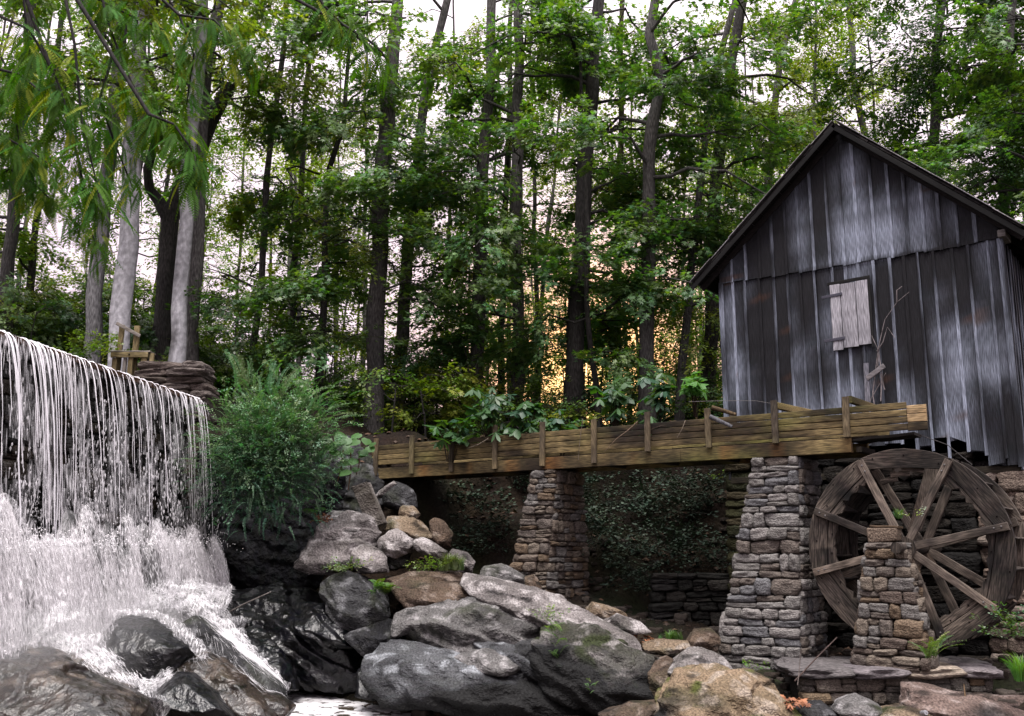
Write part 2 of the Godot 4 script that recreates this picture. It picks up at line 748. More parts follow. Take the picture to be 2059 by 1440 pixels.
var keep := false
var kept: Array = []
var looks := {
	"pale": [Color(0.41, 0.37, 0.36), Color(0.15, 0.135, 0.13), Color(0.58, 0.54, 0.53), 0.1],
	"gray": [Color(0.22, 0.21, 0.205), Color(0.075, 0.072, 0.07), Color(0.42, 0.40, 0.40), 0.3],
	"dark": [Color(0.075, 0.075, 0.078), Color(0.03, 0.03, 0.032), Color(0.20, 0.20, 0.21), 0.25],
	"wet": [Color(0.012, 0.013, 0.015), Color(0.006, 0.006, 0.007), Color(0.03, 0.03, 0.034), 0.0],
	"tan": [Color(0.33, 0.25, 0.17), Color(0.17, 0.12, 0.08), Color(0.42, 0.36, 0.30), 0.45],
	"moss": [Color(0.36, 0.26, 0.17), Color(0.15, 0.12, 0.07), Color(0.46, 0.38, 0.30), 1.2],
	"moss_dark": [Color(0.13, 0.125, 0.115), Color(0.05, 0.05, 0.035), Color(0.30, 0.28, 0.27), 1.1],
	"slate": [Color(0.17, 0.175, 0.185), Color(0.05, 0.05, 0.055), Color(0.42, 0.44, 0.47), 0.12],
	"pinkish": [Color(0.30, 0.22, 0.19), Color(0.13, 0.09, 0.075), Color(0.42, 0.34, 0.31), 0.1],
	"wetbrown": [Color(0.055, 0.042, 0.034), Color(0.016, 0.015, 0.015), Color(0.14, 0.11, 0.09), 0.1],
	"brown": [Color(0.17, 0.12, 0.085), Color(0.08, 0.055, 0.04), Color(0.28, 0.22, 0.18), 0.2],
}


func rock_mesh(pts: Array, look: String, fine: bool, rough := 1.0, blunt := 60.0) -> Array:
	var lo: Vector3 = pts[0]
	var hi: Vector3 = pts[0]
	for p in pts:
		lo = lo.min(p)
		hi = hi.max(p)
	var c := (lo + hi) * 0.5
	var h := (hi - lo) * 0.5
	var planes := hull_planes(pts, c)
	var dirs := dirs_fine if fine else dirs_mid
	var tris := tris_fine if fine else tris_mid
	var g := Geo.new()
	var size := (h.x + h.y + h.z) / 3.0
	var base := Vector3(c.x, lo.y, c.z)
	var pn := PackedVector3Array()
	var pd := PackedFloat32Array()
	for k in planes:
		pn.append(k[0])
		pd.append(k[1])
	for k in 10:                                           # chips and broken edges
		var q := Vector3(gauss(), gauss() + 0.2, gauss()).normalized()
		var far := -1e9
		for p in pts:
			far = maxf(far, q.dot(p - c))
		pn.append(q)
		pd.append(far * rr(0.74, 0.94))
	var dip := Vector3(0.42, 0.86, 0.25).normalized()        # the beds of the rock dip the same way everywhere
	for d in dirs:
		var e := d * h
		var sum := 0.0
		for k in pn.size():
			var q := pn[k].dot(e) / pd[k]
			if q > 0.2:
				sum += pow(q, blunt)
		var p := c + e * pow(sum, -1.0 / blunt)
		var away := (p - c).normalized()
		var s := minf(size, 0.9) * rough
		var bed := p.dot(dip) * 4.0 + nz.get_noise_3dv(p * 9.0) * 1.6
		var step := bed - floorf(bed)
		p += away * s * (0.05 * nz.get_noise_3dv(p * 14.0) + 0.14 * (absf(nf.get_noise_3dv(p * 3.0)) - 0.22) + 0.07 * (absf(nf.get_noise_3dv(p * 9.0)) - 0.22))
		p += away * s * 0.12 * (step if step < 0.8 else (1.0 - step) * 4.0)
		g.add(p - base, Color.WHITE)
	for t in range(0, tris.size(), 3):
		g.tri(tris[t], tris[t + 1], tris[t + 2])
	var n := g.normals()
	var L: Array = looks[look]
	var wet_to := POOL + (0.98 if look == "moss_dark" else (0.74 if look == "slate" else 0.45))
	for k in g.v.size():
		var p := g.v[k] + base
		var col := mixc(L[0], L[1], 0.5 + nf.get_noise_3dv(p * Vector3(2.0, 7.0, 2.0)) * 1.1)
		col = mixc(col, L[2], (nf.get_noise_3dv(p * 9.0 + Vector3(7, 7, 7)) - 0.12) * 3.0)
		var crack := nr.get_noise_3dv(p * Vector3(1.6, 4.5, 1.6))
		if crack > 0.62:
			col = col * (1.0 - minf(0.75, (crack - 0.62) * 4.0))
		if L[3] > 0.0:
			col = mixc(col, Color(0.11, 0.125, 0.028) if look == "moss" else Color(0.045, 0.056, 0.02), (nz.get_noise_3dv(p * 22.0 + Vector3(3, 50, 0)) + 0.5 * nf.get_noise_3dv(p * 6.0) - 0.12) * 3.5 * L[3])
		if not look.begins_with("wet") and p.y < POOL + 1.5:           # stained dark where the stream laps at it
			col = mixc(col, Color(0.02, 0.02, 0.022), (wet_to + nf.get_noise_3dv(p * 2.0) * 0.5 - p.y) * 3.5)
		col.a = 1.0
		g.c[k] = col
	return [g.commit(), base, g]


# a rock whose outline one sees as given; it lies back from z_foot at its foot to z_head at its head, swells by bulge and is deep
func rock(label: String, outline: Array, z_head: float, z_foot: float, bulge: float, deep: float, look: String, fine := false, called := "rock", rough := 1.0) -> MeshInstance3D:
	var top := 1e9
	var low := -1e9
	var cx := 0.0
	var cy := 0.0
	for q in outline:
		top = minf(top, q[1])
		low = maxf(low, q[1])
		cx += q[0] / outline.size()
		cy += q[1] / outline.size()
	var pts: Array = []
	for q in outline:
		var f: float = (q[1] - top) / (low - top)
		var z := lerpf(z_head, z_foot, f)
		pts.append(at(q[0], q[1], z))
		var m := at(cx + (q[0] - cx) * 0.55, cy + (q[1] - cy) * 0.55, lerpf(z_head, z_foot, 0.5 + (f - 0.5) * 0.55) - bulge)
		pts.append(m)
		var b := at(cx + (q[0] - cx) * 0.85, cy + (q[1] - cy) * 0.9, z)
		b.z -= deep
		b.y -= 0.05 * deep
		pts.append(b)
	var r := rock_mesh(pts, look, fine, rough)
	var o := put(called, r[0], M.wet if look.begins_with("wet") else M.rock)
	o.position = r[1]
	if called == "cliff":
		o.material_override = M.soil
	if keep:
		kept.append([r[1], r[2].v, r[2].i])
	tag(o, label, "rock")
	return o


# ---- the mill: everything stands square to the flume, which runs at 35.5 degrees across the view

const TURN := -0.619592
const MILL := Vector3(5.334, 0, -15.9)


func mill_at(x: float, y: float, z: float) -> Vector3:
	return MILL + Basis(Vector3.UP, TURN) * Vector3(x, y, z)


# ---- the dam

const DAM_R := Vector3(-6.30, 0, -19.5)
const DAM_DIR := Vector3(0.1316, 0, -0.9913)
const DAM_OUT := Vector3(0.9913, 0, 0.1316)
const LIP := 4.97


func dam_at(x: float, y: float, z: float) -> Vector3:       # x metres from the dam's right end towards the camera
	return DAM_R - DAM_DIR * x + DAM_OUT * z + Vector3(0, y, 0)


func build_dam() -> void:
	var o := thing("dam_wall", "dark wet stone dam wall behind the falling water", "dam", DAM_R - DAM_DIR * 8.5, atan2(0.9913, 0.1316))
	var g := Geo.new()
	block(g, Transform3D(Basis(), Vector3(1.3, 1.85, -0.75)), Vector3(14.6, 6.1, 1.1), 0.02, Color(0.015, 0.014, 0.013))
	put("wall_core", g.commit(), M.wet, o)
	var wet := [Color(0.035, 0.033, 0.03), Color(0.05, 0.047, 0.044), Color(0.022, 0.02, 0.02), Color(0.055, 0.042, 0.03)]
	for t in wet:
		stone_mat(t).roughness = 0.3
	stone_face(o, Vector3(0, 1.7, 0), Vector3.RIGHT, Vector3.BACK, 0.6, 8.5, 0.6, 8.5, 3.15, 0.1, 0.21, 0.5, wet, 0.34)
	for k in 8:                                              # the timber sill that the water runs over
		var c := Geo.new()
		board(c, Vector3(0.3 + k * 1.03, 4.9, -0.08), Vector3(0.3 + k * 1.03 + 1.0, 4.9, -0.08), Vector3.BACK, 0.5, Vector3.UP, 0.09, 4, flat(Color(0.10, 0.05, 0.03)))
		put("crest_board", c.commit(), M.wet, o)
	# the abutment at the dam's right end: thick flat slabs bedded one on another
	var ab := thing("stone_abutment", "stack of flat rough slabs capping the right end of the dam", "abutment", at(360, 800, 20.3))
	var y := -0.5
	for k in 8:
		var hh := rr(0.11, 0.17)
		var x := -1.15 + k * 0.05
		var last := 0.62 + rr(-0.08, 0.1)
		while x < last - 0.15:
			var w := rr(0.5, 0.95)
			if x + w > last - 0.25:
				w = last - x
			var s := lay_stone(ab, Vector3(x + w * 0.5, y + hh * 0.5, rr(-0.06, 0.06)), Vector3(w * 1.04, hh * 1.1, rr(0.8, 1.0)), rr(-0.08, 0.08), [Color(0.20, 0.16, 0.14), Color(0.25, 0.21, 0.19), Color(0.15, 0.12, 0.10)])
			s.name = "slab"
			x += w
		y += hh * 0.95


# ---- the barn

const BARN_W := 5.1
const SEAM := 3.86
const PEAK := 6.45
const SLOPE := 0.888


func roof_y(x: float) -> float:
	return PEAK - absf(x - BARN_W * 0.5) * SLOPE


func barn_paint(p: Vector3, lift: float) -> Color:
	var plank := floorf(p.x / 0.272 + 0.3)
	var streak := nf.get_noise_2d(p.x * 60.0 + plank * 37.0, p.y * 0.9 + plank * 11.0) * 0.7 + nf.get_noise_2d(plank * 19.0, 7.0) * 0.55
	var broad := nz.get_noise_2d(p.x * 16.0 + 30.0, p.y * 6.0)
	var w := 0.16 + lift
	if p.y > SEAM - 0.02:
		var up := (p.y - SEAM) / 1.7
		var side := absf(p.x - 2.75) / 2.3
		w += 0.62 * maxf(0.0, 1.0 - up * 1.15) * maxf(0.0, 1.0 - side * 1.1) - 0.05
		w -= 0.3 * clampf(1.0 - (roof_y(p.x) - p.y) / 0.7, 0.0, 1.0)  # shadow of the eaves, painted into the boards below the roofline
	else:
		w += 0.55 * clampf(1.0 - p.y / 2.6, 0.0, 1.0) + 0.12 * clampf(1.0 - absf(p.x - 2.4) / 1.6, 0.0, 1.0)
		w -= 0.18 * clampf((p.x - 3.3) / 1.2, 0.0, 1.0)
	w += streak * 0.75 + broad * 1.1 - 0.10
	w = clampf(w, 0.0, 1.0)
	var col := mixc(Color(0.016, 0.017, 0.022), Color(0.40, 0.45, 0.56), w * w * (2.0 - w))
	if nz.get_noise_2d(p.x * 40.0, p.y * 30.0 + 200.0) > 0.62:
		col = mixc(col, Color(0.13, 0.06, 0.03), 0.5)
	return col


func build_barn() -> void:
	var o := thing("mill_barn", "dark weathered board and batten mill barn with a steep gable", "barn", mill_at(-2.88, 3.40, -2.0), TURN)
	var fw := sub("front_wall", o)
	# added dark backing, so that no light comes through the joints
	var g := Geo.new()
	block(g, Transform3D(Basis(), Vector3(BARN_W * 0.5, SEAM * 0.5 + 0.28, -0.05)), Vector3(BARN_W - 0.05, SEAM - 0.52, 0.04), 0.005, Color(0.02, 0.018, 0.016))
	put("light_stop_backing", g.commit(), M.wall, fw)
	var xs: Array = [0.0]
	while xs[-1] < BARN_W - 0.2:
		xs.append(xs[-1] + rr(0.245, 0.30))
	xs[-1] = BARN_W
	for k in xs.size() - 1:
		var x0: float = xs[k]
		var x1: float = xs[k + 1]
		var tone := rr(-0.22, 0.08)
		var b := Geo.new()
		var foot := rr(0.42, 0.5)
		if x0 > 4.4:
			foot = rr(-0.10, 0.10)
		elif x0 > 3.3:
			foot = rr(0.12, 0.50)
		board(b, Vector3((x0 + x1) * 0.5, foot, 0.0), Vector3((x0 + x1) * 0.5, SEAM, 0.0), Vector3.RIGHT, x1 - x0 - 0.016, Vector3.BACK, 0.026, 30, func(p: Vector3) -> Color: return barn_paint(p, tone), 0.004, 0.22 if x0 > 3.2 else 0.03)
		put("wall_board", b.commit(), M.wall, fw)
		if k > 0:
			var c := Geo.new()
			var shift := rr(-0.015, 0.015)
			var lift := rr(0.12, 0.5)
			var from := rr(0.4, 0.5) if x0 < 3.3 else rr(0.0, 0.3)
			board(c, Vector3(x0 + shift, from, 0.027), Vector3(x0 + shift + rr(-0.012, 0.012), SEAM - 0.02, 0.027), Vector3.RIGHT, rr(0.045, 0.062), Vector3.BACK, 0.028, 34, func(p: Vector3) -> Color: return barn_paint(p, lift), 0.007, 0.04)
			put("batten", c.commit(), M.wall, fw)
	# gable boards overlap the wall boards
	var gable := sub("gable", o)
	xs = [0.0]
	while xs[-1] < BARN_W - 0.2:
		xs.append(xs[-1] + rr(0.25, 0.31))
	xs[-1] = BARN_W
	for k in xs.size() - 1:
		var x0: float = xs[k]
		var x1: float = xs[k + 1]
		var tone := rr(-0.10, 0.08)
		var mid := (x0 + x1) * 0.5
		var top := roof_y(mid) - 0.03
		var low := SEAM - 0.05 + rr(-0.025, 0.012)
		if top - low > 0.1:
			var b := Geo.new()
			board(b, Vector3(mid, low, 0.034), Vector3(mid, top, 0.034), Vector3.RIGHT, x1 - x0 - 0.006, Vector3.BACK, 0.024, 22, func(p: Vector3) -> Color: return barn_paint(p, tone), 0.003, 0.02)
			put("gable_board", b.commit(), M.wall, gable)
		if k > 0 and roof_y(x0) - 0.05 - low > 0.1:
			var c := Geo.new()
			var lift := rr(0.05, 0.55)
			board(c, Vector3(x0, low - 0.01, 0.058), Vector3(x0, roof_y(x0) - 0.04, 0.058), Vector3.RIGHT, rr(0.05, 0.07), Vector3.BACK, 0.02, 22, func(p: Vector3) -> Color: return barn_paint(p, lift), 0.004)
			put("batten", c.commit(), M.wall, gable)
	# the shutter: three pale boards on two strap hinges
	var sh := sub("shutter", o)
	for k in 3:
		var b := Geo.new()
		var w: float = [0.19, 0.27, 0.22][k]
		var x: float = [2.285, 2.52, 2.77][k]
		board(b, Vector3(x, 2.24 + [-0.03, 0.0, 0.02][k], 0.066), Vector3(x, 3.44 + rr(-0.01, 0.01), 0.066), Vector3.RIGHT, w - 0.006, Vector3.BACK, 0.03, 16, func(p: Vector3) -> Color: return mixc(Color(0.34, 0.335, 0.37), Color(0.60, 0.59, 0.64), 0.6 + nf.get_noise_2d(p.x * 22.0, p.y * 2.0)), 0.002)
		put("shutter_board", b.commit(), M.wall, sh)
	for y in [2.40, 3.23]:
		var b := Geo.new()
		board(b, Vector3(2.04, y, 0.088), Vector3(2.42, y + 0.02, 0.09), Vector3.UP, 0.055, Vector3.BACK, 0.014, 4, flat(Color(0.12, 0.12, 0.15)))
		put("hinge", b.commit(), M.iron, sh)
	var lin := Geo.new()
	board(lin, Vector3(2.15, 3.475, 0.052), Vector3(2.92, 3.50, 0.052), Vector3.UP, 0.06, Vector3.BACK, 0.02, 6, flat(Color(0.012, 0.012, 0.014)))
	put("shutter_head", lin.commit(), M.wood, o)
	lin = Geo.new()
	board(lin, Vector3(2.90, 2.2, 0.05), Vector3(2.90, 3.47, 0.05), Vector3.RIGHT, 0.04, Vector3.BACK, 0.03, 6, flat(Color(0.02, 0.02, 0.023)))
	put("shutter_jamb", lin.commit(), M.wall, o)
	# right side wall, seen edge on
	var sw := sub("side_wall", o)
	g = Geo.new()
	block(g, Transform3D(Basis(), Vector3(BARN_W - 0.06, SEAM * 0.5, -2.3)), Vector3(0.04, SEAM + 0.1, 4.5), 0.004, Color(0.02, 0.018, 0.016))  # added backing that keeps light out of the side wall joints
	put("light_stop_backing", g.commit(), M.wall, sw)
	var z := 0.0
	while z > -4.4:
		var w := rr(0.25, 0.30)
		var b := Geo.new()
		var tone := rr(-0.15, 0.0)
		board(b, Vector3(BARN_W, rr(-0.12, 0.08), z - w * 0.5), Vector3(BARN_W, SEAM - 0.02, z - w * 0.5), Vector3.FORWARD, w - 0.008, Vector3.RIGHT, 0.026, 24, func(p: Vector3) -> Color: return barn_paint(Vector3(p.z * 1.3, p.y, 0), tone), 0.004, 0.1)
		put("wall_board", b.commit(), M.wall, sw)
		z -= w
		b = Geo.new()
		var lift := rr(0.0, 0.2)
		board(b, Vector3(BARN_W + 0.026, -0.02, z), Vector3(BARN_W + 0.026, SEAM - 0.02, z), Vector3.FORWARD, 0.06, Vector3.RIGHT, 0.022, 20, func(p: Vector3) -> Color: return barn_paint(Vector3(p.z * 1.3, p.y, 0), lift))
		put("batten", b.commit(), M.wall, sw)
	for side in [0, 1]:
		var b := Geo.new()
		var x: float = 0.03 if side == 0 else BARN_W + 0.01
		board(b, Vector3(x, 0.4 if side == 0 else -0.05, 0.03), Vector3(x, SEAM, 0.03), Vector3.RIGHT, 0.10, Vector3.BACK, 0.03, 24, func(p: Vector3) -> Color: return barn_paint(p, 0.25))
		put("corner_board", b.commit(), M.wall, o)
	g = Geo.new()
	block(g, Transform3D(Basis(), Vector3(0.02, SEAM * 0.5, -2.3)), Vector3(0.05, SEAM + 0.1, 4.5), 0.004, Color(0.05, 0.05, 0.055))
	put("left_wall", g.commit(), M.wall, o)
	g = Geo.new()
	block(g, Transform3D(Basis(), Vector3(BARN_W * 0.5, SEAM * 0.5 + 0.3, -4.6)), Vector3(BARN_W, SEAM + 0.7, 0.05), 0.004, Color(0.05, 0.05, 0.055))
	put("back_wall", g.commit(), M.wall, o)
	g = Geo.new()
	block(g, Transform3D(Basis(), Vector3(BARN_W * 0.5, -0.07, -2.3)), Vector3(BARN_W - 0.05, 0.12, 4.5), 0.01, Color(0.05, 0.04, 0.03))
	put("floor_deck", g.commit(), M.wood, o)
	g = Geo.new()
	block(g, Transform3D(Basis(), Vector3(BARN_W + 0.06, SEAM + 0.02, -0.1)), Vector3(0.13, 0.13, 0.5), 0.012, Color(0.30, 0.28, 0.27))
	put("plate_end", g.commit(), M.wood, o)
	# roof: boarded deck, barge boards and sheets of tin with worn edges
	var roof := sub("roof", o)
	for side in [-1, 1]:
		var dn := Vector3(side, -SLOPE, 0).normalized()
		var upn := Vector3(SLOPE * side, 1, 0).normalized()
		var apex := Vector3(BARN_W * 0.5, PEAK, 0)
		var long := 3.98
		for k in 15:
			var b := Geo.new()
			var q := apex + dn * (0.13 + k * 0.262) + upn * 0.02
			if k * 0.262 + 0.26 > long:
				break
			board(b, q + Vector3(0, 0, 0.36 + rr(-0.02, 0.02)), q + Vector3(0, 0, -4.8), dn, 0.25, upn, 0.03, 4, flat(Color(0.02, 0.018, 0.018)))
			put("roof_board", b.commit(), M.wood, roof)
		for k in 7:
			var b := Geo.new()
			var q := apex + dn * (0.27 + k * 0.565) + upn * (0.055 + 0.003 * (7 - k))
			var z1 := 0.40 + rr(-0.03, 0.03)
			board(b, q + Vector3(0, 0, z1), q + Vector3(0, 0, -4.9), dn, 0.60, upn, 0.012, 10, func(p: Vector3) -> Color: return mixc(Color(0.30, 0.29, 0.28), Color(0.6, 0.6, 0.62), 0.5 + nf.get_noise_3dv(p * 6.0)), 0.006)
			put("roof_sheet", b.commit(), M.tin, roof)
		var bb := Geo.new()
		board(bb, apex + dn * 0.02 + Vector3(0, -0.07, 0.37), apex + dn * (long + 0.02) + Vector3(0, -0.07, 0.37), upn, 0.09, Vector3.BACK, 0.026, 20, flat(Color(0.008, 0.008, 0.009)))
		put("barge_board", bb.commit(), M.wood, roof)
		for k in 6:                                          # rafters under the boards
			var rf := Geo.new()
			board(rf, apex + dn * 0.1 + Vector3(0, -0.09, 0.05 - k * 0.9), apex + dn * 3.9 + Vector3(0, -0.09, 0.05 - k * 0.9), upn, 0.12, Vector3.BACK, 0.05, 2, flat(Color(0.02, 0.018, 0.016)))
			put("rafter", rf.commit(), M.wood, roof)


func build_foundation() -> void:
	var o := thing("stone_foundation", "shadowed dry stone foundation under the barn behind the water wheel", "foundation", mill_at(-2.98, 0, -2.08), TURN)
	var g := Geo.new()
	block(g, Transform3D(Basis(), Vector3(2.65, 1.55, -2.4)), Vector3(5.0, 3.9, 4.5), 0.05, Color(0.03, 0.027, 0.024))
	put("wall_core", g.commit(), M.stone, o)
	var tones := [Color(0.018, 0.015, 0.012), Color(0.028, 0.023, 0.018), Color(0.013, 0.012, 0.011), Color(0.036, 0.03, 0.024)]  # near black: the deep shade behind the wheel is put into these colours
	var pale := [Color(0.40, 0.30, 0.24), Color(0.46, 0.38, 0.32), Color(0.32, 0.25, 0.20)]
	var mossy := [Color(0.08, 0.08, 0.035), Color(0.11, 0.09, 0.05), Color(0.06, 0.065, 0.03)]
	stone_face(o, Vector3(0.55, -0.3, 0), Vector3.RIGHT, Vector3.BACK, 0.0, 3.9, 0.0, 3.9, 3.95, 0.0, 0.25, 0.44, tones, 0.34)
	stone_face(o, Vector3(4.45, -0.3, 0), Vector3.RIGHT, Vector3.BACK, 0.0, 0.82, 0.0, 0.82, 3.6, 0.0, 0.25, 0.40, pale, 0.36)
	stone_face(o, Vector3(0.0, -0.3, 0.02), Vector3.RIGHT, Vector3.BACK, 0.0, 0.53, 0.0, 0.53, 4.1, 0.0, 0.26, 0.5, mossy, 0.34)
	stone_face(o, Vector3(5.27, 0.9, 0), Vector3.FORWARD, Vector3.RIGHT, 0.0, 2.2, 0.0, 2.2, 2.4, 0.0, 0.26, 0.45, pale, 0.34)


# ---- the flume

func mossy_wood(p: Vector3, dark: float) -> Color:
	var n := nz.get_noise_3dv(p * Vector3(12, 26, 12))
	var m := nz.get_noise_3dv(p * Vector3(7, 18, 7) + Vector3(60, 0, 0))
	var col := mixc(Color(0.050, 0.036, 0.022), Color(0.36, 0.27, 0.125), 0.52 + n * 1.3)
	col = mixc(col, Color(0.21, 0.20, 0.055), m * 2.0)
	col = mixc(col, Color(0.016, 0.013, 0.011), dark + 0.12 + nf.get_noise_3dv(p * Vector3(3, 7, 3)) * 1.1)
	return col


func build_flume() -> void:
	var o := thing("flume", "long mossy plank flume carried on stone piers from the bank to the wheel", "flume", mill_at(0, 3.55, 0), TURN)
	var posts := [-10.2, -9.15, -8.07, -6.95, -5.81, -4.65, -3.52, -2.33, -1.13, 0.05]
	var wide := 1.0
	for side in 2:
		var zf := 0.0 if side == 0 else -wide
		var outz := 1.0 if side == 0 else -1.0
		# the stringer, in three lengths
		for k in 3:
			var x0: float = [-10.4, -6.95, -2.9][k]
			var x1: float = [-6.955, -2.905, 0.09][k]
			var b := Geo.new()
			board(b, Vector3(x0, 0.115, zf - outz * 0.06), Vector3(x1, 0.115, zf - outz * 0.06), Vector3.UP, 0.23, Vector3.BACK, 0.11, 26, func(p: Vector3) -> Color:
				var c := mossy_wood(p * Vector3(0.7, 1, 1), 0.25)
				return mixc(c, Color(0.34, 0.15, 0.04), nz.get_noise_2d(p.x * 22.0 + 11.0, 5.0) * 1.5 - 0.15), 0.004)
			put("stringer", b.commit(), M.wood, o)
		# four courses of boards, each in lengths that break at a post
		for row in 4:
			var cuts: Array = [-10.35, -6.95, -3.52, 0.98] if row % 2 == 0 else [-10.35, -8.07, -4.65, -1.13, 0.98]
			if side == 1:
				cuts[-1] = 0.45
			for k in cuts.size() - 1:
				var b := Geo.new()
				var top := 0.28 if row == 3 else (0.05 if row == 2 else -0.12)
				var y: float = 0.352 + row * 0.110
				board(b, Vector3(cuts[k] + 0.004, y + rr(-0.004, 0.004), zf - outz * (0.03 + rr(0, 0.006))), Vector3(cuts[k + 1] - 0.004, y + rr(-0.004, 0.004), zf - outz * (0.03 + rr(0, 0.006))), Vector3.UP, 0.102 + rr(-0.004, 0.002), Vector3.BACK, 0.045, 34, func(p: Vector3) -> Color: return mossy_wood(p, top), 0.005)
				put("side_board", b.commit(), M.wood, o)
		for x in posts:
			var b := Geo.new()
			var foot: float = 0.06 if x < -4.0 else rr(0.18, 0.24)
			board(b, Vector3(x, foot, zf + outz * 0.035), Vector3(x + rr(-0.02, 0.02), 0.90 + rr(-0.03, 0.05), zf + outz * 0.035), Vector3.RIGHT, 0.105, Vector3.BACK, 0.06, 14, func(p: Vector3) -> Color: return mixc(mossy_wood(p * Vector3(1, 0.4, 1), 0.15), Color(0.17, 0.14, 0.11), 0.45), 0.003, 0.03)
			put("side_post", b.commit(), M.post, o)
		for row in (3 if side == 0 else 0):                   # the new end piece
			var b := Geo.new()
			board(b, Vector3(0.985, 0.345 + row * 0.133, zf - outz * 0.02), Vector3(1.27, 0.345 + row * 0.133, zf - outz * 0.02), Vector3.UP, 0.128, Vector3.BACK, 0.05, 4, func(p: Vector3) -> Color: return mixc(Color(0.42, 0.27, 0.13), Color(0.52, 0.37, 0.20), 0.5 + row * 0.25 + nf.get_noise_3dv(p * 8.0)) if row > 0 else mossy_wood(p, 0.0), 0.003)
			put("end_board", b.commit(), M.wood, o)
	var x := -10.3
	while x < 0.35:                                            # floor boards lie across
		var b := Geo.new()
		board(b, Vector3(x + 0.1, 0.245, -0.075), Vector3(x + 0.1, 0.245, -wide + 0.075), Vector3.RIGHT, 0.195, Vector3.UP, 0.02, 3, flat(Color(0.06, 0.045, 0.03)))
		put("floor_board", b.commit(), M.post, o)
		x += 0.2
	for px in posts:
		var b := Geo.new()
		board(b, Vector3(px + 0.13, 0.06, -0.13), Vector3(px + 0.13, 0.06, -wide + 0.13), Vector3.RIGHT, 0.09, Vector3.UP, 0.09, 3, flat(Color(0.05, 0.04, 0.03)))
		put("cross_beam", b.commit(), M.post, o)
	# the sloping apron under the spout
	var ap := Geo.new()
	board(ap, Vector3(0.1, 0.20, -0.3), Vector3(1.05, 0.245, -0.3), Vector3.BACK, 0.46, Vector3.UP, 0.05, 6, flat(Color(0.03, 0.024, 0.02)))
	put("spout_floor", ap.commit(), M.wood, o)
	for k in [[-1.13, 0.86, -0.04, -0.62, 0.74, -0.9], [0.1, 0.86, -0.06, 0.25, 0.80, -0.94]]:
		var b := Geo.new()
		board(b, Vector3(k[0], k[1], k[2]), Vector3(k[3], k[4], k[5]), Vector3.UP, 0.11, Vector3.RIGHT, 0.08, 8, func(p: Vector3) -> Color: return mossy_wood(p, 0.3))
		put("cross_tie", b.commit(), M.wood, o)


# ---- the piers

func pier(label: String, called: String, x0: float, x1: float, t0: float, t1: float, z0: float, z1: float, deep0: float, deep1: float, y0: float, y1: float, course: float, wide: float, tones: Array) -> Node3D:
	# x0..x1 at the foot, t0..t1 at the head; its face at z0 at the foot and z1 at the head
	var o := thing(called, label, "pier", mill_at((x0 + x1) * 0.5, y0, z0), TURN)
	var c := (x0 + x1) * 0.5
	var h := y1 - y0
	var ins := 0.16
	var g := Geo.new()
	loft(g, [PackedVector3Array([Vector3(x0 - c + ins, 0, -ins), Vector3(x1 - c - ins, 0, -ins), Vector3(x1 - c - ins, 0, -deep0), Vector3(x0 - c + ins, 0, -deep0)]),
		PackedVector3Array([Vector3(t0 - c + ins, h, z1 - z0 - ins), Vector3(t1 - c - ins, h, z1 - z0 - ins), Vector3(t1 - c - ins, h, z1 - z0 - deep1), Vector3(t0 - c + ins, h, z1 - z0 - deep1)])],
		[PackedColorArray([Color(0.02, 0.018, 0.016), Color(0.02, 0.018, 0.016), Color(0.02, 0.018, 0.016), Color(0.02, 0.018, 0.016)]), PackedColorArray([Color(0.02, 0.018, 0.016), Color(0.02, 0.018, 0.016), Color(0.02, 0.018, 0.016), Color(0.02, 0.018, 0.016)])])
	put("pier_core", g.commit(), M.stone, o)
	stone_face(o, Vector3(0, 0, 0), Vector3.RIGHT, Vector3.BACK, x0 - c, x1 - c, t0 - c, t1 - c, h, z0 - z1, course, wide, tones)
	stone_face(o, Vector3(x1 - c, 0, 0), Vector3.FORWARD, Vector3.RIGHT, 0.06, deep0, z0 - z1 + 0.06, z0 - z1 + deep1, h, x1 - t1, course, wide * 0.9, tones)
	stone_face(o, Vector3(x0 - c, 0, -deep0), Vector3.BACK, Vector3.LEFT, 0.0, deep0 - 0.06, deep0 - (z0 - z1 + deep1), deep0 - (z0 - z1 + 0.06), h, t0 - x0, course * 1.5, wide * 1.5, tones)
	return o


func build_piers() -> void:
	pier("tapering fieldstone pier under the middle of the flume", "stone_pier", -6.75, -5.8, -6.1, -5.55, 0.12, -0.04, 1.75, 1.0, 0.75, 3.545, 0.15, 0.28, [stone_tones[3], stone_tones[5], stone_tones[2], stone_tones[0], Color(0.32, 0.26, 0.21)])
	pier("tall gray fieldstone pier left of the water wheel", "stone_pier", -2.34, -0.86, -1.56, -0.80, 0.22, -0.03, 1.25, 1.0, -0.1, 3.545, 0.20, 0.32, [stone_tones[0], stone_tones[1], stone_tones[4], stone_tones[6], stone_tones[2]])
	var p := pier("short brown fieldstone pier in front of the water wheel holding its axle", "stone_pier", 0.06, 1.20, 0.37, 0.92, 0.62, 0.46, 0.5, 0.40, 0.32, 2.13, 0.165, 0.28, [stone_tones[5], stone_tones[2], stone_tones[3], stone_tones[0], Color(0.23, 0.18, 0.15)])
	var g := Geo.new()
	block(g, Transform3D(Basis(Vector3.UP, 0.03), Vector3(-0.02, 1.92, -0.30)), Vector3(0.44, 0.22, 0.34), 0.025, Color(0.21, 0.16, 0.12), 0.018)
	put("bearing_block", g.commit(), M.stone, p)
	var c := Geo.new()
	board(c, Vector3(-0.2, 2.05, -0.30), Vector3(0.22, 2.04, -0.30), Vector3.BACK, 0.30, Vector3.UP, 0.035, 4, flat(Color(0.12, 0.08, 0.05)), 0.004, 0.04)
	put("bearing_cap", c.commit(), M.wood, p)


# ---- the wheel

